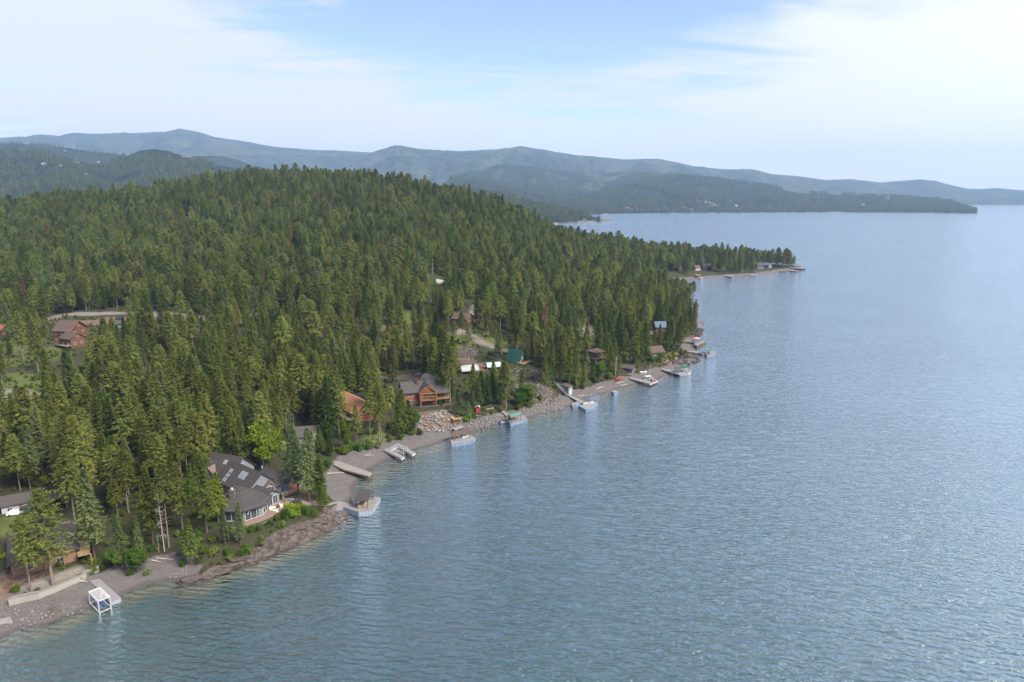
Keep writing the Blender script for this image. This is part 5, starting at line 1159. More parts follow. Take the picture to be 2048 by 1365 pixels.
# utility pole, masts
def pole(label, base, top, cross=True, mat=None, cat='utility pole', name='utility_pole', r=.16):
    g = G(*base); t = aty(base[0], top, g.y); o = empty(name, g, 0, label, cat); MB().cyl((g.x, g.y, g.z - 1), (g.x, g.y, t.z), r, 8, r * .7).build('pole', mat or M_PILE, o)
    if cross: MB().box((g.x, g.y + .15, t.z - .8), (2.2, .14, .14)).build('crossarm', M_PILE, o); MB().cyl((g.x + .35, g.y, t.z - 1.9), (g.x + .35, g.y, t.z - 1.0), .28, 8).build('transformer', M_TRIM, o)
    return o
pole('dark utility pole with transformer beside the drive behind the long garage', (117, 995), 936)
pole('tall white mast standing at the back of the beach beside the brown hut', (1231, 756), 713, False, M_WHITE, 'mast', 'mast', .12)
pole('thin pale mast on the dock with the white canopy boat', (1299, 766), 731, False, M_WHITE, 'mast', 'dock_mast', .09)
pole('thin mast on the far beach', (1485, 546), 534, False, M_WHITE, 'mast', 'beach_mast', .12)
# garden wall of the lodge, steps, ramp
wpts = [G(a_, b_ - 3) for a_, b_ in ((20, 1214), (45, 1207), (80, 1200), (115, 1186), (140, 1174), (160, 1166), (172, 1160))]
w_ = empty('garden_wall', wpts[3], 0, 'long curving pale block wall along the beach below the lodge', 'wall'); m = MB(); c_ = MB()
for a_, b_ in zip(wpts[:-1], wpts[1:]): zt = 3.0; m.prism([(a_.x, a_.y - .3), (b_.x, b_.y - .3), (b_.x, b_.y + .5), (a_.x, a_.y + .5)], .4, zt); c_.prism([(a_.x - .02, a_.y - .4), (b_.x + .02, b_.y - .4), (b_.x + .02, b_.y + .6), (a_.x - .02, a_.y + .6)], zt + .003, zt + .16)
m.build('blocks', M_BLOCK, w_); c_.build('coping', M_CONC, w_)
w_ = empty('end_wall', G(185, 1148), 0, 'short pale block wall beside the head of the white boat lift dock', 'wall'); a_, b_ = G(168, 1153), G(197, 1144)
MB().prism([(a_.x, a_.y - .3), (b_.x, b_.y - .3), (b_.x, b_.y + .4), (a_.x, a_.y + .4)], .4, 3.1).build('blocks', M_BLOCK, w_)
MB().prism([(a_.x - .1, a_.y - .4), (b_.x + .1, b_.y - .4), (b_.x + .1, b_.y + .5), (a_.x - .1, a_.y + .5)], 3.103, 3.25).build('coping', M_CONC, w_)
q = [at(-8, 1240, 1.0), at(20, 1234, 1.0), at(33, 1260, -.3), at(-8, 1276, -.3)]
tag(MB().slab([tuple(v) for v in q], .5).build('boat_ramp', M_CONC), 'concrete boat ramp at the bottom left corner', 'boat ramp')
# ------------------------------------------------------------------ docks, lifts and boats
def pxs(pts, z): return [at(a, b, z) for a, b in pts]
def dock(name, label, polys, z, deck=None, skirt=0.0, skmat=None, piles=1, group='docks along the shore', step=3.2):
    if not isinstance(polys[0], list): polys = [polys]
    q0 = pxs(polys[0], z); c0 = sum(q0, Vector((0, 0, 0))) / len(q0)
    o = empty(name, (c0.x, c0.y, 0), 0, label, 'dock', group)
    for poly in polys:
        q = pxs(poly, z); MB().prism([v[:2] for v in q], z - .22, z).build('deck', deck or M_DECK, o)
        c = sum((Vector(v[:2]) for v in q), Vector((0, 0))) / len(q)
        if skirt:
            m = MB()
            for a, b in zip(q, q[1:] + q[:1]): m.bar((a.x, a.y, z - .2 - skirt / 2), (b.x, b.y, z - .2 - skirt / 2), .12, skirt)
            m.build('skirt', skmat or M_SKIRT, o)
        if piles:
            for a, b in zip(q, q[1:] + q[:1]):
                L = (b - a).length; k = max(1, int(L / step))
                for i in range(k):
                    p = a + (b - a) * i / k; p2 = Vector(p[:2]); p2 = p2 + (c - p2).normalized() * .35; g = H1(p2.x, p2.y)
                    MB().cyl((p2.x, p2.y, g - .6), (p2.x, p2.y, z - .215), .17, 7).build('piling', M_PILE, o)
    return o
def canopy(name, label, roof_px, zr, zp, mat, postmat=None, rise=.9, cat='canopy', group='roofed boat shelters'):
    """gabled roof on four posts: roof_px = the four eave corners, first two along the ridge direction"""
    q = pxs(roof_px, zr); c = sum(q, Vector((0, 0, 0))) / 4; o = empty(name, (c.x, c.y, zp), 0, label, cat, group)
    m1, m2 = (q[0] + q[3]) / 2 + Vector((0, 0, rise)), (q[1] + q[2]) / 2 + Vector((0, 0, rise)); m = MB()
    m.slab([q[0], q[1], m2, m1], .16).slab([m1, m2, q[2], q[3]], .16); m.build('roof', mat, o)
    for v in q:
        p = c + (v - c) * .84; MB().bar((p.x, p.y, zp - .02), (p.x, p.y, zr + .05), .2).build('post', postmat or M_BEAM, o)
    return o
def boat(name, label, px, py, yaw, L=6.0, W_=2.2, mat=None, z=0.0, cover=None, group='boats at the docks', cabin=False):
    c = at(px, py, z + .5); o = empty(name, (c.x, c.y, z), yaw, label, 'boat', group); ca, sa = math.cos(yaw), math.sin(yaw)
    T = lambda u, v, h: (c.x + u * ca - v * sa, c.y + u * sa + v * ca, z + h); m = MB(); K = 7; vs = []
    st = [(-.5, .9, .8), (-.25, 1, .8), (.05, 1, .82), (.28, .82, .88), (.42, .48, .95), (.5, .04, 1.02)]
    for u, wf, h in st: vs += [T(u * L, -W_ / 2 * wf, h), T(u * L, -W_ / 2 * wf * .7, -.15), T(u * L, 0, -.3), T(u * L, W_ / 2 * wf * .7, -.15), T(u * L, W_ / 2 * wf, h)]
    fs = [(i * 5 + j, (i + 1) * 5 + j, (i + 1) * 5 + j + 1, i * 5 + j + 1) for i in range(5) for j in range(4)] + [(0, 1, 2, 3, 4), (29, 28, 27, 26, 25)]
    m.add(vs, fs); m.build('hull', mat or M_WHITE, o)
    d = MB(); dv = []
    for u, wf, h in st: dv += [T(u * L * .97, -W_ / 2 * wf * .93, h - .12), T(u * L * .97, 0, h + (.25 if cover else -.10)), T(u * L * .97, W_ / 2 * wf * .93, h - .12)]
    d.add(dv, [(i * 3 + j, i * 3 + j + 1, (i + 1) * 3 + j + 1, (i + 1) * 3 + j) for i in range(5) for j in range(2)] + [(2, 1, 0), (15, 16, 17)]); d.build('boat_cover' if cover else 'boat_deck', cover or M_TRIM, o)
    ws = MB(); ws.slab([T(.06 * L, -W_ * .38, 1.35), T(.12 * L, -W_ * .36, .9), T(.12 * L, W_ * .36, .9), T(.06 * L, W_ * .38, 1.35)], .05); ws.build('windscreen', M_GLASS, o)
    MB().box(T(-.47 * L, 0, 1.0), (.5, .45, .8), yaw).build('outboard_motor', M_BLACK, o)
    if cabin:
        for u, v in ((-.2, -1), (-.2, 1), (.1, -1), (.1, 1)): MB().bar(T(u * L, v * W_ * .4, .8), T(u * L, v * W_ * .4, 2.3), .07).build('pole', M_ALU, o)
        MB().box(T(-.05 * L, 0, 2.35), (L * .5, W_ * .95, .12), yaw).build('canopy_top', cabin, o)
    return o
def lift(name, label, px, py, yaw, L=5, W_=3, h=2.0, mat=None, group='boat lifts'):
    c = at(px, py, .8); o = empty(name, (c.x, c.y, 0), yaw, label, 'boat lift', group); ca, sa = math.cos(yaw), math.sin(yaw); T = lambda u, v, hh: (c.x + u * ca - v * sa, c.y + u * sa + v * ca, hh)
    for u in (-.5, .5):
        for v in (-.5, .5): g = H1(*T(u * L, v * W_, 0)[:2]); MB().bar(T(u * L, v * W_, max(g, -3) - .2), T(u * L, v * W_, h), .16).build('post', mat or M_ALU, o)
    m = MB()
    for v in (-.5, .5): m.bar(T(-.5 * L, v * W_, h - .1), T(.5 * L, v * W_, h - .1), .14); m.bar(T(-.5 * L, v * W_, .4), T(.5 * L, v * W_, .4), .14)
    for u in (-.5, .5): m.bar(T(u * L, -.5 * W_, .4), T(u * L, .5 * W_, .4), .14)
    for v in (-.2, .2): m.bar(T(-.45 * L, v * W_, .55), T(.45 * L, v * W_, .55), .2)
    m.build('cradle', mat or M_ALU, o); return o
# nearest: pale dock with slatted frame
dock('slip_dock', 'pale plank dock reaching off the near gravel beach beside the slatted boat lift', [(179, 1161), (197, 1156), (242, 1196), (221, 1203)], 1.25, M_DECKW, 1.0, M_SKIRT)
o = empty('slatted_lift', at(205, 1200, 0), 0, 'white boat lift with slatted canopy frame beside the near plank dock', 'boat lift', 'boat lifts')
q = pxs([(177, 1184), (200, 1175), (219, 1193), (196, 1203)], 3.6); m = MB()
for i in range(11): t = i / 10; m.bar(q[0] + (q[3] - q[0]) * t, q[1] + (q[2] - q[1]) * t, .16, .1)
m.build('roof_slats', M_WHITE, o); m = MB()
for a, b in zip(q, q[1:] + q[:1]): m.bar((a.x, a.y, 3.48), (b.x, b.y, 3.48), .18); m.bar((a.x, a.y, .45), (b.x, b.y, .45), .16)
m.build('frame', M_WHITE, o)
for v in q: MB().bar((v.x, v.y, -1.5), (v.x, v.y, 3.4), .2).build('post', M_WHITE, o)
for v in ((q[0] + q[3]) / 2 + (q[1] - q[0]) * .3, (q[0] + q[3]) / 2 + (q[1] - q[0]) * .7): MB().bar(v - (q[3] - q[0]) * .4 - Vector((0, 0, 2.6)), v + (q[3] - q[0]) * .4 - Vector((0, 0, 2.6)), .25).build('bunk', M_BLUE, o)
# pier with shingled pavilion
dock('pavilion_pier', 'angular concrete pier with white skirt carrying the shingled pavilion off the rocks', [(671, 1001), (704, 1009), (718, 1011), (750, 994), (760, 994), (745, 1020), (717, 1024), (686, 1014), (672, 1021)], 1.7, M_CONC, 1.5, M_SKIRT)
canopy('pier_pavilion', 'shingled pavilion roof on posts standing on the angular concrete pier', [(708, 1001), (736, 1003), (749, 982), (721, 978)], 4.6, 1.7, M_SHINGLE, M_DARKW, 1.2, 'pavilion')
boat('covered_skiff', 'tan covered boat stored under the shingled pavilion', 724, 1009, 1.0, 4.6, 1.9, M_CREAM, 1.75, M_TAN)
# sloping ramp dock
o = dock('ramp_dock', 'long weathered ramp dock on legs at the back of the cove', [(667, 924), (676, 922), (744, 946), (738, 953), (686, 939), (667, 930)], 2.0, M_CONC, .35, M_TAN)
# twin arm dock
dock('slip_dock', 'white U-shaped dock with two arms in the middle of the gravel beach', [[(767, 900), (774, 897), (809, 914), (802, 917)], [(790, 889), (797, 887), (831, 906), (824, 910)], [(775, 897.5), (790, 889.5), (796, 893), (781, 900)]], 1.5, M_DECKW, .5, M_WHITE)
lift('cradle_lift', 'white boat cradle between the arms of the U-shaped dock', 799, 902, R(-28), 6, 2.6, 2.6, M_WHITE)
# pontoon with brown roof
dock('pontoon_dock', 'blue-sided pontoon dock below the log cabin with a brown roof over it', [(901, 881), (940, 871), (951, 876), (944, 882), (903, 889)], 1.3, M_DECKW, 1.2, M_BLUESK)
canopy('dock_canopy', 'brown shingled canopy on rust-red posts over the pontoon dock', [(900, 864), (936, 857), (942, 863), (907, 870)], 4.2, 1.3, M_BROWNR, M_BEAM, .4)
boat('dinghy', 'small white dinghy lying on the pontoon dock', 930, 873, .5, 3.2, 1.4, M_WHITE, 1.3)
dock('shore_platform', 'pale low platform on the beach behind the pontoon dock', [(904, 857), (922, 851), (928, 854), (911, 861)], 1.9, M_DECKW)
# mint roof dock
dock('pontoon_dock', 'blue-sided dock with mint green roof off the rocky shore', [(1011, 839), (1048, 830), (1055, 838), (1021, 847)], 1.4, M_DECK, 1.2, M_BLUESK)
canopy('dock_canopy', 'mint green roof over the dock off the rocky shore', [(1016, 829), (1037, 823), (1044, 828), (1022, 835)], 4.3, 1.4, M_MINT, M_DARKW, .4)
g = at(1018, 838, 1.4); o = empty('storage_locker', g, 0, 'orange storage locker at the corner under the mint green roof', 'locker', None); MB().box((g.x, g.y, 2.3), (1.2, 1.0, 1.8)).build('cabinet', M_ORANGE, o); MB().box((g.x, g.y, 3.25), (1.35, 1.15, .08)).build('lid', M_TAN, o)
dock('gangway', 'narrow grey gangway from the bank to the mint-roofed dock', [(990, 812), (996, 811), (1018, 830), (1012, 832)], 1.6, M_DECK)
dock('shore_walk', 'grey timber walkway along the bank beside the tiny red shed', [(962, 817), (985, 814), (988, 817), (965, 821)], 3.2, M_DECK)
boat('runabout', 'blue runabout tied behind the mint-roofed dock', 1010, 845, .45, 5.0, 2.0, M_BLUESK)
# big white and blue dock
dock('gangway', 'long pale gangway from the foot of the stairway out to the blue-white docks', [(1134, 791), (1139, 790), (1168, 803), (1162, 806)], 1.4, M_DECKW)
dock('pontoon_dock', 'blue-white pontoon dock at the end of the long gangway, with two tall poles', [(1158, 812), (1186, 802), (1195, 806), (1172, 820)], 1.3, M_DECKW, 1.2, M_BLUESK)
dock('pontoon_dock', 'narrow blue-white finger dock left of the dock with two tall poles', [(1142, 808), (1163, 800), (1168, 803), (1146, 813)], 1.2, M_DECKW, 1.0, M_BLUESK)
boat('runabout', 'white boat with blue cover between the two blue-white docks', 1160, 812, .42, 6.0, 2.3, M_WHITE, 0, M_BLUE)
boat('pontoon_boat', 'white and blue cruiser moored on top of the outer blue-white dock', 1176, 807, .45, 6.5, 2.5, M_WHITE, 1.0, M_SKIRT)
lift('cradle_lift', 'blue lift frame at the shore side of the blue-white docks', 1187, 797, .5, 5, 3, 2.4, M_BLUESK)
for (x_, y_, t_, lb) in ((1180, 803, 789, 'leaning pole left of the blue lift frame'), (1194, 806, 791, 'leaning pole right of the blue lift frame')):
    a = at(x_, y_, 1.3); b = aty(x_ + 3, t_, a.y); o = empty('dock_pole', a, 0, lb, 'pole', 'poles on the blue-white dock'); MB().cyl((a.x, a.y, 1.0), tuple(b), .1, 6).build('pole', M_WHITE, o)
# float, white canopy dock
o = dock('swim_float', 'small square blue-sided float alone off the pebble beach', [(1222, 783), (1230, 780), (1236, 783), (1228, 786)], 1.5, M_DECKW, 1.3, M_BLUESK, 0)
dock('slip_dock', 'pale dock with dark pilings carrying the white canopy boat', [(1259, 757), (1263, 755), (1301, 763), (1312, 759), (1316, 762), (1300, 769), (1296, 767)], 1.6, M_DECKW, .4, M_WHITE)
boat('canopy_boat', 'motor boat with big white canopy beside the dock with dark pilings', 1297, 759, .35, 7, 2.6, M_BLUESK, .2, None, cabin=M_WHITE)
boat('rowing_boat', 'small red rowing boat on the dock with dark pilings', 1307, 761, .6, 3.0, 1.4, M_RED, 1.6)
boat('rowing_boat', 'upturned white rowing boat on the pebble beach below the brown cabin', 1286, 745, .2, 4.5, 1.6, M_WHITE, 1.0, M_WHITE)
boat('kayak', 'red kayak lying at the back of the beach beside the brown hut', 1237, 758, .3, 3.8, 1.0, M_RED, 1.8, M_RED)
# green roof dock near the point
dock('slip_dock', 'long pale gangway dock leading to the green-roofed boat shelter', [(1322, 739), (1327, 737), (1362, 745), (1358, 749)], 1.6, M_DECKW, .3, M_WHITE)
dock('pontoon_dock', 'pale pontoon under the green-roofed boat shelter', [(1346, 742), (1372, 736), (1383, 741), (1360, 749)], 1.2, M_DECKW, 1.0, M_BLUESK)
canopy('dock_canopy', 'long green roof of the boat shelter near the point', [(1348, 736), (1371, 731), (1380, 734), (1357, 739)], 4.0, 1.2, M_GREENR, M_TAN, .5)
boat('runabout', 'white runabout moored in front of the green-roofed boat shelter', 1372, 748, .35, 6.5, 2.3, M_WHITE)
# boathouse off the point
dock('gangway', 'thin pale gangway out to the two-bay boathouse off the point', [(1374, 704), (1376, 702), (1412, 705), (1411, 707)], 1.9, M_DECKW)
dock('pontoon_dock', 'dark pontoon under the two-bay boathouse off the point', [(1409, 705), (1427, 702), (1433, 708), (1414, 712)], 1.2, M_DECKW, 1.0, M_BLUESK)
for i, (q, lb) in enumerate((([(1410, 696), (1417, 695), (1421, 700), (1413, 701)], 'left blue-green canopy bay of the boathouse off the point'), ([(1420, 695), (1427, 694), (1432, 699), (1424, 700)], 'right blue-green canopy bay of the boathouse off the point'))):
    canopy('dock_canopy', lb, q, 4.6, 1.2, mk('teal_canvas', (0.07, 0.15, 0.17), (0.05, 0.12, 0.14), 2, .7), M_ALU, .8)
boat('runabout', 'white boat under the left bay of the boathouse off the point', 1417, 704, 1.2, 5.5, 2.2, M_WHITE, .8)
# crib dock and umbrella
dock('crib_dock', 'short dark crib dock jutting from the rocks below the pink umbrella', [(1388, 689), (1407, 681), (1412, 683), (1394, 692)], 2.0, M_DECK, 1.9, M_PILE)
dock('gangway', 'pale plank walk at the rocks behind the dark crib dock', [(1366, 680), (1387, 682), (1388, 684), (1366, 682)], 2.2, M_DECKW)
g = at(1393, 683, 2.2); o = empty('sun_umbrella', (g.x, g.y, 2.0), 0, 'pink sun umbrella at the dark crib dock', 'umbrella'); MB().cyl((g.x, g.y, 1.6), (g.x, g.y, 5.0), .07, 6).build('pole', M_ALU, o)
m = MB(); n = 8; m.add([(g.x, g.y, 5.3)] + [(g.x + 2.6 * math.cos(i * math.pi / 4), g.y + 2.6 * math.sin(i * math.pi / 4), 4.3) for i in range(n)] + [(g.x, g.y, 5.2)] + [(g.x + 2.55 * math.cos(i * math.pi / 4), g.y + 2.55 * math.sin(i * math.pi / 4), 4.22) for i in range(n)],
   [(0, 1 + i, 1 + (i + 1) % n) for i in range(n)] + [(9, 10 + (i + 1) % n, 10 + i) for i in range(n)] + [(1 + i, 10 + i, 10 + (i + 1) % n, 1 + (i + 1) % n) for i in range(n)]); m.build('canopy', M_PINK, o)
canopy('dock_canopy', 'small dark red roof on posts beyond the pink umbrella', [(1393, 646), (1407, 646), (1408, 644), (1394, 644)], 5.0, .8, M_REDR, M_DARKW, .4)
dock('pontoon_dock', 'small blue-white dock under the dark red roof beyond the crib dock', [(1393, 656), (1407, 656), (1409, 653), (1394, 653)], 1.0, M_DECKW, .6, M_BLUESK)
# the far beach
dock('pontoon_dock', 'white pontoon at the left end of the far beach', [(1391, 556), (1403, 557), (1406, 555), (1394, 554)], 1.2, M_DECKW, .9, M_WHITE)
canopy('dock_canopy', 'orange canopy at the left end of the far beach', [(1390, 551), (1400, 552), (1402, 550), (1392, 549)], 3.6, 1.0, M_ORANGE, M_TAN, .4)
boat('runabout', 'blue boat second from the left along the far beach', 1422, 553, .1, 8, 2.6, M_BLUESK, 0, M_BLUE)
dock('slip_dock', 'long thin dock in the middle of the far beach', [(1437, 549), (1440, 548), (1466, 552), (1462, 554)], 1.4, M_DECKW, .4, M_BLUESK)
boat('runabout', 'blue boat at the end of the long thin dock on the far beach', 1461, 553, .1, 8, 2.6, M_BLUESK, 0, M_SKIRT)
boat('pontoon_boat', 'blue pontoon boat with white top right of the thin far dock', 1507, 551, .15, 10, 3.0, M_BLUESK, 0, M_WHITE, cabin=None)
boat('pontoon_boat', 'dark blue pontoon boat nearest the tip of the far beach', 1567, 544, .12, 12, 3.2, M_BLUESK, 0, M_SLATE)
dock('crib_dock', 'low dark dock between the dark blue pontoon boat and the tip', [(1580, 542), (1592, 543), (1596, 541), (1583, 540)], 1.4, M_DECK, 1.0, M_PILE)
dock('point_dock', 'wide timber dock at the tip of the far point', [(1575, 536), (1604, 538), (1610, 536), (1580, 533)], 2.0, M_DECK, .8, M_PILE)
canopy('dock_canopy', 'long blue-grey flat canopy over the dock at the tip of the far point', [(1581, 529), (1599, 530), (1602, 528), (1584, 527)], 6.0, 2.0, M_BLUER, M_DARKW, .3)
boat('runabout', 'dark boat moored at the outer end of the tip dock', 1606, 539, .1, 8, 2.6, M_CARD, 0, M_SLATE)

# ------------------------------------------------------------------ boulders and driftwood
def rock_mesh(seed, n=1):
    bm = bmesh.new(); bmesh.ops.create_icosphere(bm, subdivisions=2, radius=.5); r = random.Random(seed)
    ax = [Vector((r.gauss(0, 1), r.gauss(0, 1), r.gauss(0, 1))).normalized() for _ in range(9)]; cut = [r.uniform(.26, .45) for _ in ax]
    for v in bm.verts:
        for a, c in zip(ax, cut):
            d = v.co.dot(a)
            if d > c: v.co -= a * (d - c)
    vs = np.array([v.co[:] for v in bm.verts]); bm.verts.index_update(); fs = np.array([[v.index for v in f.verts] for f in bm.faces]); bm.free(); return vs, fs
RK = [rock_mesh(i) for i in range(6)]
M_BOULD = mk('pale_boulders', (0.22, 0.205, 0.19), (0.12, 0.11, 0.105), .9, .95, .4)
M_BOULD2 = mk('grey_rubble', (0.19, 0.175, 0.17), (0.11, 0.10, 0.098), .9, .95, .4)
def rubble(label, spots, mat, smin=.4, smax=1.5, name='boulders', seed=0):
    r = np.random.default_rng(seed); parts = []
    for px, py, rx, ry, n in spots:
        g = G(px, py)
        for i in range(n):
            a = r.random() * 6.28; q = r.random() ** .5; x, y = g.x + math.cos(a) * q * rx, g.y + math.sin(a) * q * ry; s = smin + (smax - smin) * r.random() ** 2.2; zq = H1(x, y)
            if zq < -.4 or not roomy(x, y, -1.5): continue
            v, f = RK[r.integers(6)]; t = r.random() * 6.28; ca, sa = math.cos(t), math.sin(t); v = v * [s * r.uniform(.8, 1.4), s, s * r.uniform(.55, .9)]
            v = np.stack([v[:, 0] * ca - v[:, 1] * sa + x, v[:, 0] * sa + v[:, 1] * ca + y, v[:, 2] + zq + s * .12], -1); parts.append((v, f))
    o = link(name, mesh_np(name, *join_np(parts), mat)); return tag(o, label, None, None, 'stuff')
rubble('pale boulders heaped below the large log cabin', [(865, 835, 12, 9, 240), (890, 830, 8, 7, 120), (850, 845, 6, 5, 50)], M_BOULD, .5, 1.9, seed=1)
rubble('grey riprap along the shore between the cabin and the mint-roofed dock', [(940, 850, 9, 5, 150), (960, 842, 9, 5, 140), (985, 843, 9, 5, 130), (1000, 835, 8, 5, 90), (925, 848, 5, 4, 50)], M_BOULD2, .3, 1.3, seed=2)
rubble('scattered pale stones on the rocky bank below the A-frame cabin', [(1090, 800, 8, 9, 150), (1060, 772, 8, 9, 90), (1075, 818, 14, 5, 160), (1120, 808, 9, 5, 90), (1045, 745, 10, 8, 80), (930, 712, 8, 12, 70), (950, 725, 8, 8, 50)], M_BOULD, .3, 1.2, seed=3)
rubble('dark rocks along the headland shore', [(1396, 668, 5, 10, 130), (1400, 660, 4, 12, 100), (1397, 612, 5, 12, 90), (1380, 718, 9, 10, 110), (1352, 726, 8, 5, 60), (1395, 690, 4, 6, 40)], mk('dark_rocks', (0.075, 0.062, 0.058), (0.045, 0.04, 0.038), .9, .95, .4), .6, 2.4, seed=4)
rubble('loose stones along the edge of the near bedrock and beach', [(705, 1000, 3, 8, 60), (675, 965, 3, 7, 50), (690, 1045, 5, 3, 50), (655, 1030, 6, 3, 40), (100, 1235, 16, 5, 160), (360, 1150, 2.5, 6, 40), (40, 1245, 8, 4, 60), (150, 1225, 8, 3, 70), (770, 880, 8, 3, 60), (730, 905, 8, 3, 60), (830, 875, 10, 3, 50)], M_BOULD2, .18, .8, seed=5)
def ledges(label, seed=9):
    """broken bedrock slabs lying along the near rock shore"""
    r = np.random.default_rng(seed); parts = []
    for t in np.linspace(0, 1, 22):
        px = 362 + (690 - 362) * t; py = np.interp(px, [360, 400, 429, 472, 503, 541, 585, 615, 648, 690], [1166, 1160, 1148, 1132, 1124, 1105, 1085, 1072, 1057, 1040]) - r.uniform(-3, 15)
        g = at(px, py, 1.0); x, y = g.x, g.y; zq = H1(x, y); s = r.uniform(.8, 2.8)
        v, f = RK[r.integers(6)]; a = .62 + r.normal() * .3; ca, sa = math.cos(a), math.sin(a); v = v * [s * 2.2, s, .42]
        v = np.stack([v[:, 0] * ca - v[:, 1] * sa + x, v[:, 0] * sa + v[:, 1] * ca + y, v[:, 2] + zq + .02 - v[:, 1] * .0], -1); parts.append((v, f))
    return tag(link('bedrock_ledges', mesh_np('bedrock_ledges', *join_np(parts), mk('brown_bedrock', (0.115, 0.092, 0.082), (0.06, 0.048, 0.042), .5, .95, .8))), label, None, None, 'stuff')
ledges('low brown bedrock slabs along the near rock shore')
r_w = random.Random(4)
for i, (px, py, L_, lb) in enumerate([(815, 872, 4, 'pale drift log beside the leafy bank left of the pontoon dock'), (700, 938, 3, 'short drift log in the cove by the ramp dock'), (738, 912, 3.5, 'drift log on the beach between the ramp dock and the U-shaped dock'), (330, 1119, 5, 'bleached log at the top of the near gravel beach'),
      (312, 1124, 3, 'shorter bleached log left of the long one on the near beach'), (1166, 792, 6, 'drift log on the beach right of the grey boat shed'), (1200, 776, 7, 'long pale drift log on the pebble beach'), (1240, 766, 6, 'drift log near the brown hut on the pebble beach'), (1248, 771, 5, 'lower drift log near the brown hut'), (1000, 832, 4, 'drift log left of the mint-roofed dock'),
      (671, 948, 6, 'long grey log at the foot of the cove bank'), (165, 1165, 2.5, 'small pale log beside the end of the block wall')]):
    g = G(px, py); a = r_w.uniform(-.3, .9); d = Vector((math.cos(a), math.sin(a), 0)) * L_ / 2; o = empty('drift_log', g, 0, lb, 'log', 'drift logs on the beaches')
    z0_, z1_ = H1(*(g - d)[:2]), H1(*(g + d)[:2]); MB().cyl((g.x - d.x, g.y - d.y, z0_ + .2), (g.x + d.x, g.y + d.y, z1_ + .2), .24, 8, .15).build('log', M_DEAD, o)
    MB().cyl((g.x, g.y, g.z + .2), (g.x + .5, g.y + .5, g.z + .9), .08, 5, .03).build('branch_stub', M_DEAD, o)
# ------------------------------------------------------------------ the town on the far shore and the houses on the hills
M_FIELD = mk('meadow', (0.13, 0.17, 0.05), (0.17, 0.18, 0.07), .02, 1, coord='Object')
def on_far(px, py):
    """first far hill met by the ray through a photo pixel"""
    d = ray(px, py); best = None
    for k, (X, Y, Z) in RIDGES.items():
        if k in ('mountains', 'mountains1'): continue
        u = 1024 + F * X[0] / Y[0] * 0; j = None
        U_ = 1024 + F * X[10] / (Y[10] * cP); i = int(np.argmin(abs(U_ - px)))
        if not (U_[0] < px < U_[-1]): continue
        col = np.array([proj((X[r, i], Y[r, i], Z[r, i]))[1] for r in range(X.shape[0] - 12)])
        w_ = np.where((col[:-1] >= py) & (col[1:] < py))[0]
        if len(w_):
            r = w_[0]; t = (col[r] - py) / (col[r] - col[r + 1]); p = [Q[r, i] + (Q[r + 1, i] - Q[r, i]) * t for Q in (X, Y, Z)]
            if best is None or p[1] < best[1]: best = p
    return best
proto = {}
fr = random.Random(8)
wallm = [('white', M_WHITEW), ('cream', M_CREAM), ('tan', M_CEDAR), ('grey', M_GREYW)]; roofm = [('brown', M_BROWNR), ('grey', M_SLATE), ('red', M_REDR), ('pale', M_TARP)]
spots = [(x, 419 + fr.uniform(-2, 3), 'on the shore of the far town') for x in (1236, 1247, 1256, 1264, 1275, 1284, 1296, 1309, 1318, 1331, 1343)] + [(x, 418 + fr.uniform(-2, 3), 'along the shore right of the far town') for x in (1352, 1370, 1384, 1401, 1417, 1430, 1446, 1462, 1481, 1502, 1520, 1540, 1559, 1584)] + \
        [(1380 + fr.uniform(-60, 100), 408 + fr.uniform(-5, 7), 'on the slope above the far town') for i in range(14)] + [(1800 + fr.uniform(-110, 50), 414 + fr.uniform(-3, 3), 'low on the long far point') for i in range(8)] + \
        [(1395, 350, 'on top of the wooded hill above the far town'), (1776, 401, 'tallest on the long far point'), (1700, 418, 'at the waterline of the far point')] + \
        [(145, 303, 'on the hillside at the left'), (160, 328, 'among the hillside houses'), (140, 329, 'among the hillside houses'), (130, 332, 'among the hillside houses'), (95, 331, 'among the hillside houses'), (100, 327, 'among the hillside houses'), (155, 325, 'among the hillside houses'), (207, 326, 'at the right end of the hillside houses'), (375, 314, 'below the knoll on the left hills'), (175, 349, 'low on the left hills'), (372, 352, 'in the valley behind the big hill')]
spots += [(1170, 440, 'on the wooded point'), (1198, 440, 'at the shore of the wooded point')]
for i, (px, py, where) in enumerate(spots):
    p = on_far(px, py)
    if p is None: continue
    ci, cj = i % 4, (i // 4 + i) % 4; key = (ci, cj)
    if key not in proto:
        o = empty('far_house', (0, 0, 0)); gable(o, (-8, 0), (8, 0), 5.5, -4, 5, 9, wallm[ci][1], roofm[cj][1], wins=0, over=1)
        m = MB()
        for u in (-5, -1.7, 1.7, 5): m.box((u, -5.53, 3), (1.8, .1, 1.8))
        m.build('windows', M_GLASS, o); proto[key] = o; c = o
    else: c = copy_tree(proto[key])
    s_ = fr.uniform(.55, 1.1); c.location = p; c.rotation_euler = (0, 0, fr.uniform(-.5, .5)); c.scale = (s_ * fr.uniform(.9, 1.4), s_, s_)
    if where.startswith('tallest'): c.scale = (.9, 1, 4.5)
    tag(c, '%s house with %s roof %s' % (wallm[ci][0], roofm[cj][0], where), 'house', 'far houses across the water and on the hills'); c['_far'] = px
    FIELDS.append((p[0], p[1] - 34, 46 if 'town' in where or 'point' in where else 36))
for px, py, rr in ((1445, 408, 60), (1468, 412, 50), (1640, 407, 45), (1645, 409, 45), (1300, 378, 60), (1395, 382, 70), (1240, 362, 60), (370, 318, 55), (290, 331, 40), (30, 326, 40), (50, 325, 60), (1850, 420, 60), (200, 340, 40)):
    p = on_far(px, py)
    if p: FIELDS.append((p[0], p[1], rr))
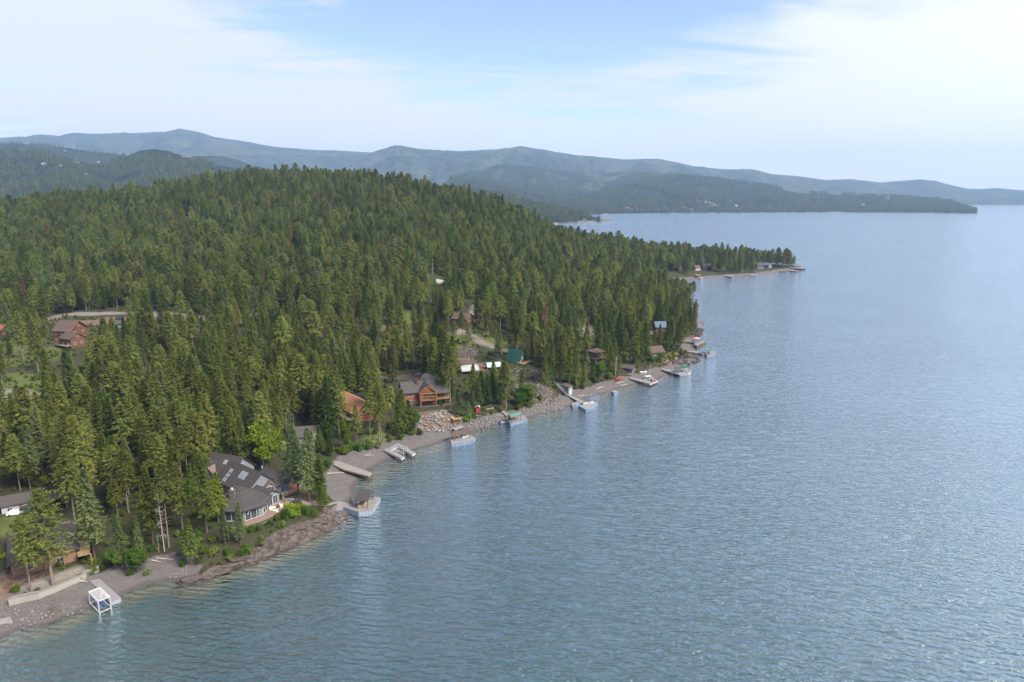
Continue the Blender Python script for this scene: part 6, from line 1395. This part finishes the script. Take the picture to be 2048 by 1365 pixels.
# ------------------------------------------------------------------ the forest
far_keys = ['mid0', 'mid1', 'mid2', 'mid3', 'mid4', 'mid5']
near_keys = ['pine0', 'pine1', 'pine2', 'fir0', 'fir1', 'fir2', 'fir3', 'thin', 'larch']
near_w = np.array([.17, .18, .10, .15, .14, .10, .05, .05, .06]); near_w /= near_w.sum()
far_w = np.array([.28, .24, .20, .12, .08, .08])
TREES = []
for i in range(len(cx_)):
    x, y, z, h = cx_[i], cy_[i], z_[i], hh[i]
    if y < 1000 and (not roomy(x, y, 1.0) or hides(x, y, z, h, h / 25 * 3.6)): continue
    a = proj((x, y, z)); b = proj((x, y, z + h))
    if y < 60: continue
    TREES.append((x, y, z, h, a, b))
inside = lambda t: -15 < t[4][0] < 2060 and t[4][1] > 0 and t[5][1] < 1380
TREES.sort(key=lambda t: -t[3] / t[4][2])
singles, mass = [], []
for t in TREES:
    (singles if inside(t) and len(singles) < N_SINGLE else mass).append(t)
r_ = np.random.default_rng(12)
for t in singles:
    k = near_keys[r_.choice(len(near_keys), p=near_w)]
    e = plant(k, t[0], t[1], t[2] - .1, t[3], r_.uniform(0, 6.28), 'conifer'); e['_k'] = k; CONIFERS.append(e)
for i_, k in enumerate(far_keys + ['far0', 'far1', 'far2']):     # one of each simpler kind stands by itself on the hill
    j = next(j for j, t in enumerate(mass) if t[1] > 430 + 18 * i_ and inside(t) and t[4][0] > 250 + 90 * i_)
    t = mass.pop(j); e = plant(k, t[0], t[1], t[2] - .1, t[3], 0.3 * i_, 'conifer'); e['_k'] = k; CONIFERS.append(e)
M_ = np.array([t[:4] for t in mass]); near = M_[:, 1] < 460
mixed = far_keys + ['thin', 'pine0', 'snag', 'rusty']; mw = np.array([*(far_w * .86), .05, .06, .018, .004]); mw /= mw.sum()
nk = near_keys + ['snag', 'rusty']; nw = np.array([*near_w * .97, .02, .006]); nw /= nw.sum()
for sel, keys, wts, lab in ((near, nk, nw, 'dense conifer forest inland of the lakeside houses'), (~near, mixed, mw, 'dense olive green conifer forest covering the big hill')):
    m_ = M_[sel]; n = len(m_); H0 = 25.0; wv = r_.uniform(.95, 1.45, n)
    scatter('forest', m_[:, :3] - [0, 0, .1], [PROTO[k] for k in keys], np.stack([m_[:, 3] / H0 * q_ for q_ in (wv, wv, np.ones(n))], -1), r_.uniform(0, 6.28, n), r_.choice(len(keys), n, p=wts), lab)
print('trees', len(singles), len(mass), near.sum())
# distant woods on the hills beyond
def far_wood(key, n, seed, label, hmin=18, hmax=30, tmax=1.0, base=0):
    p = on_ridge(key, n, seed, tmax); r = np.random.default_rng(seed)
    k = fbm(p[:, 0] / 160, p[:, 1] / 160, seed + 5, 4) > 0.36 + 0.12 * r.random(n); p = p[k]
    ok = np.array([all((q[0] - a) ** 2 + (q[1] - b) ** 2 > c * c for a, b, c in FIELDS) for q in p]) if len(FIELDS) else np.ones(len(p), bool)
    p = p[ok]; n = len(p)
    scatter('distant_woods', p - [0, 0, .5], [PROTO[q] for q in ('far0', 'far1', 'far2')], r.uniform(hmin, hmax, n) / 25, r.uniform(0, 6.28, n), r.choice(3, n, p=[.45, .2, .35]), label)
far_wood('wooded_point', 9000, 3, 'dark forest on the wooded point beyond the big hill', 18, 28)
far_wood('lakeside_hills', 52000, 4, 'forest on the lakeside hills above the far town', 18, 30)
far_wood('foothills5', 52000, 5, 'forest on the hills behind the inland valley', 18, 28)
far_wood('foothills4', 30000, 6, 'forest on the high hills at the far left', 18, 28)
far_wood('foothills', 30000, 7, 'forest on the ridge behind the lakeside hills', 18, 28)
# ------------------------------------------------------------------ which tree is which: look, side and rank from a landmark
LM = [('the rambling grey-roofed lake house', 'lake_house'), ('the timber-gabled lodge', 'shore_lodge'), ('the terracotta-roofed lodge', 'lodge'), ('the large log cabin', 'log_cabin'), ('the log garage', 'log_garage'),
      ('the green A-frame', 'a_frame_cabin'), ('the house with orange fascia', 'modern_house'), ('the inland timber house', 'timber_house'), ('the slate-roofed cottage', 'cottage'),
      ('the grey boat shed', 'lift_shed'), ('the blue-roofed house', 'blue_roof_house'), ('the brown beach hut', 'boat_hut'), ('the tiny red shed', 'small_shed'), ('the dark chalet on the far beach', 'chalet'),
      ('the grey house by the far tip', 'grey_house'), ('the tan hillside house', 'hillside_house'), ('the inland log house', 'woodland_house'), ('the utility pole', 'utility_pole'),
      ('the long pale-walled garage', 'garage'), ('the near gravel beach dock', 'slip_dock'), ('the boat ramp', 'boat_ramp'), ('the shingled pavilion', 'pier_pavilion'), ('the open flat-roofed hut', 'beach_hut'), ('the red-roofed cabin', 'red_cabin')]
LP = []
for t_, nm in LM:
    ob = bpy.data.objects.get(nm)
    if ob: LP.append((t_, ob.location.copy()))
LP = [(t_, (at(10, 1258, 0.5) if 'ramp' in t_ else v)) for t_, v in LP]
LOOK = {'pine0': 'round-topped olive pine', 'pine1': 'full olive pine', 'pine2': 'high-crowned pine', 'fir0': 'broad dark-green fir', 'fir1': 'mid-green pointed fir', 'fir2': 'grey-green fir', 'fir3': 'dense blackish-green fir',
        'thin': 'thin bare-trunked pine', 'larch': 'bright green larch', 'limelarch': 'lime-yellow larch', 'bigpine': 'big wide-branched pine', 'rusty': 'rusty half-dead pine', 'snag': 'bleached dead tree', 'leafy0': 'rounded green broadleaf tree',
        'leafy1': 'lime-green broadleaf tree', 'bloom': 'pale blossoming tree', 'yellow': 'yellow-leaved tree', 'bush0': 'green leafy shrub', 'bush1': 'dark low shrub', 'bush2': 'lime-green shrub'}
CATS = {'conifer': 'conifer', 'dead_tree': 'dead tree', 'broadleaf_tree': 'tree', 'flowering_tree': 'tree', 'shrub': 'shrub'}
GRP = {'conifer': 'conifers of the lakeside forest', 'dead_tree': 'dead trees among the conifers', 'broadleaf_tree': 'broadleaf trees among the conifers', 'shrub': 'shrubs along the shore and yards'}
ORD = ['nearest', 'second-nearest', 'third-nearest', 'fourth-nearest', 'fifth-nearest', 'sixth-nearest', 'seventh-nearest', 'eighth-nearest', 'ninth-nearest', 'tenth-nearest', 'eleventh-nearest', 'twelfth-nearest'] + ['%dth-nearest' % i for i in range(13, 90)]
groups_ = {}
for e in CONIFERS + OTHERS + SHRUBS:
    p = e.location; nm, lp = min(LP, key=lambda q: (q[1] - p).length); a, b = proj(p), proj(lp)
    dx = (a[0] - b[0]) * b[2] / F; dy = p.y - lp.y
    rel = ('right of' if dx > 0 else 'left of') if abs(dx) > abs(dy) * .8 else ('behind' if dy > 0 else 'in front of')
    k = LOOK.get(e['_k'], 'conifer on the big hill'); groups_.setdefault((k, rel, nm), []).append(((lp - p).length, e))
for (k, rel, nm), L_ in groups_.items():
    L_.sort(key=lambda q: q[0])
    for i, (d_, e) in enumerate(L_):
        base = e.name.split('.')[0]; e['label'] = ('the only ' if len(L_) == 1 else ORD[i] + ' ') + k + ' ' + rel + ' ' + nm; e['category'] = CATS[base]
        if len(L_) == 1: e['label'] = k + ' ' + rel + ' ' + nm
        if GRP.get(base): e['group'] = GRP[base]
        del e['_k']
# far houses: tell the look-alikes apart by their order
fh = {}
for o in C.objects:
    if '_far' in o.keys(): fh.setdefault(o['label'], []).append(o)
for lb, L_ in fh.items():
    L_.sort(key=lambda o: o['_far'])
    for i, o in enumerate(L_):
        if len(L_) > 1: o['label'] = ['leftmost', 'second from left', 'third from left', 'fourth from left', 'fifth from left'][i] + ' ' + lb
        del o['_far']
# ------------------------------------------------------------------ the hazy air over the lake
def haze_box():
    x0, x1, y0, y1, z0, z1 = -15900, 15900, -790, 15890, -7.6, 1120
    co = [(x0, y0, z0), (x1, y0, z0), (x1, y1, z0), (x0, y1, z0), (x0, y0, z1), (x1, y0, z1), (x1, y1, z1), (x0, y1, z1)]
    me = mesh_np('haze', co, [(0, 3, 2, 1), (4, 5, 6, 7), (0, 1, 5, 4), (1, 2, 6, 5), (2, 3, 7, 6), (3, 0, 4, 7)])
    m = bpy.data.materials.new('hazy_air'); m.use_nodes = True; m.node_tree.nodes.clear(); n = NT(m.node_tree)
    v = n.add('ShaderNodeVolumePrincipled'); v.inputs['Color'].default_value = (0.45, 0.67, 1.0, 1); v.inputs['Density'].default_value = HAZE
    v.inputs['Anisotropy'].default_value = 0.2
    o = n.add('ShaderNodeOutputMaterial'); n.l.new(v.outputs[0], o.inputs['Volume'])
    me.materials.append(m)
    tag(link('haze', me), 'thin pale blue haze over the lake and far hills', 'haze', kind='stuff')
HAZE = 7.0e-5
haze_box()
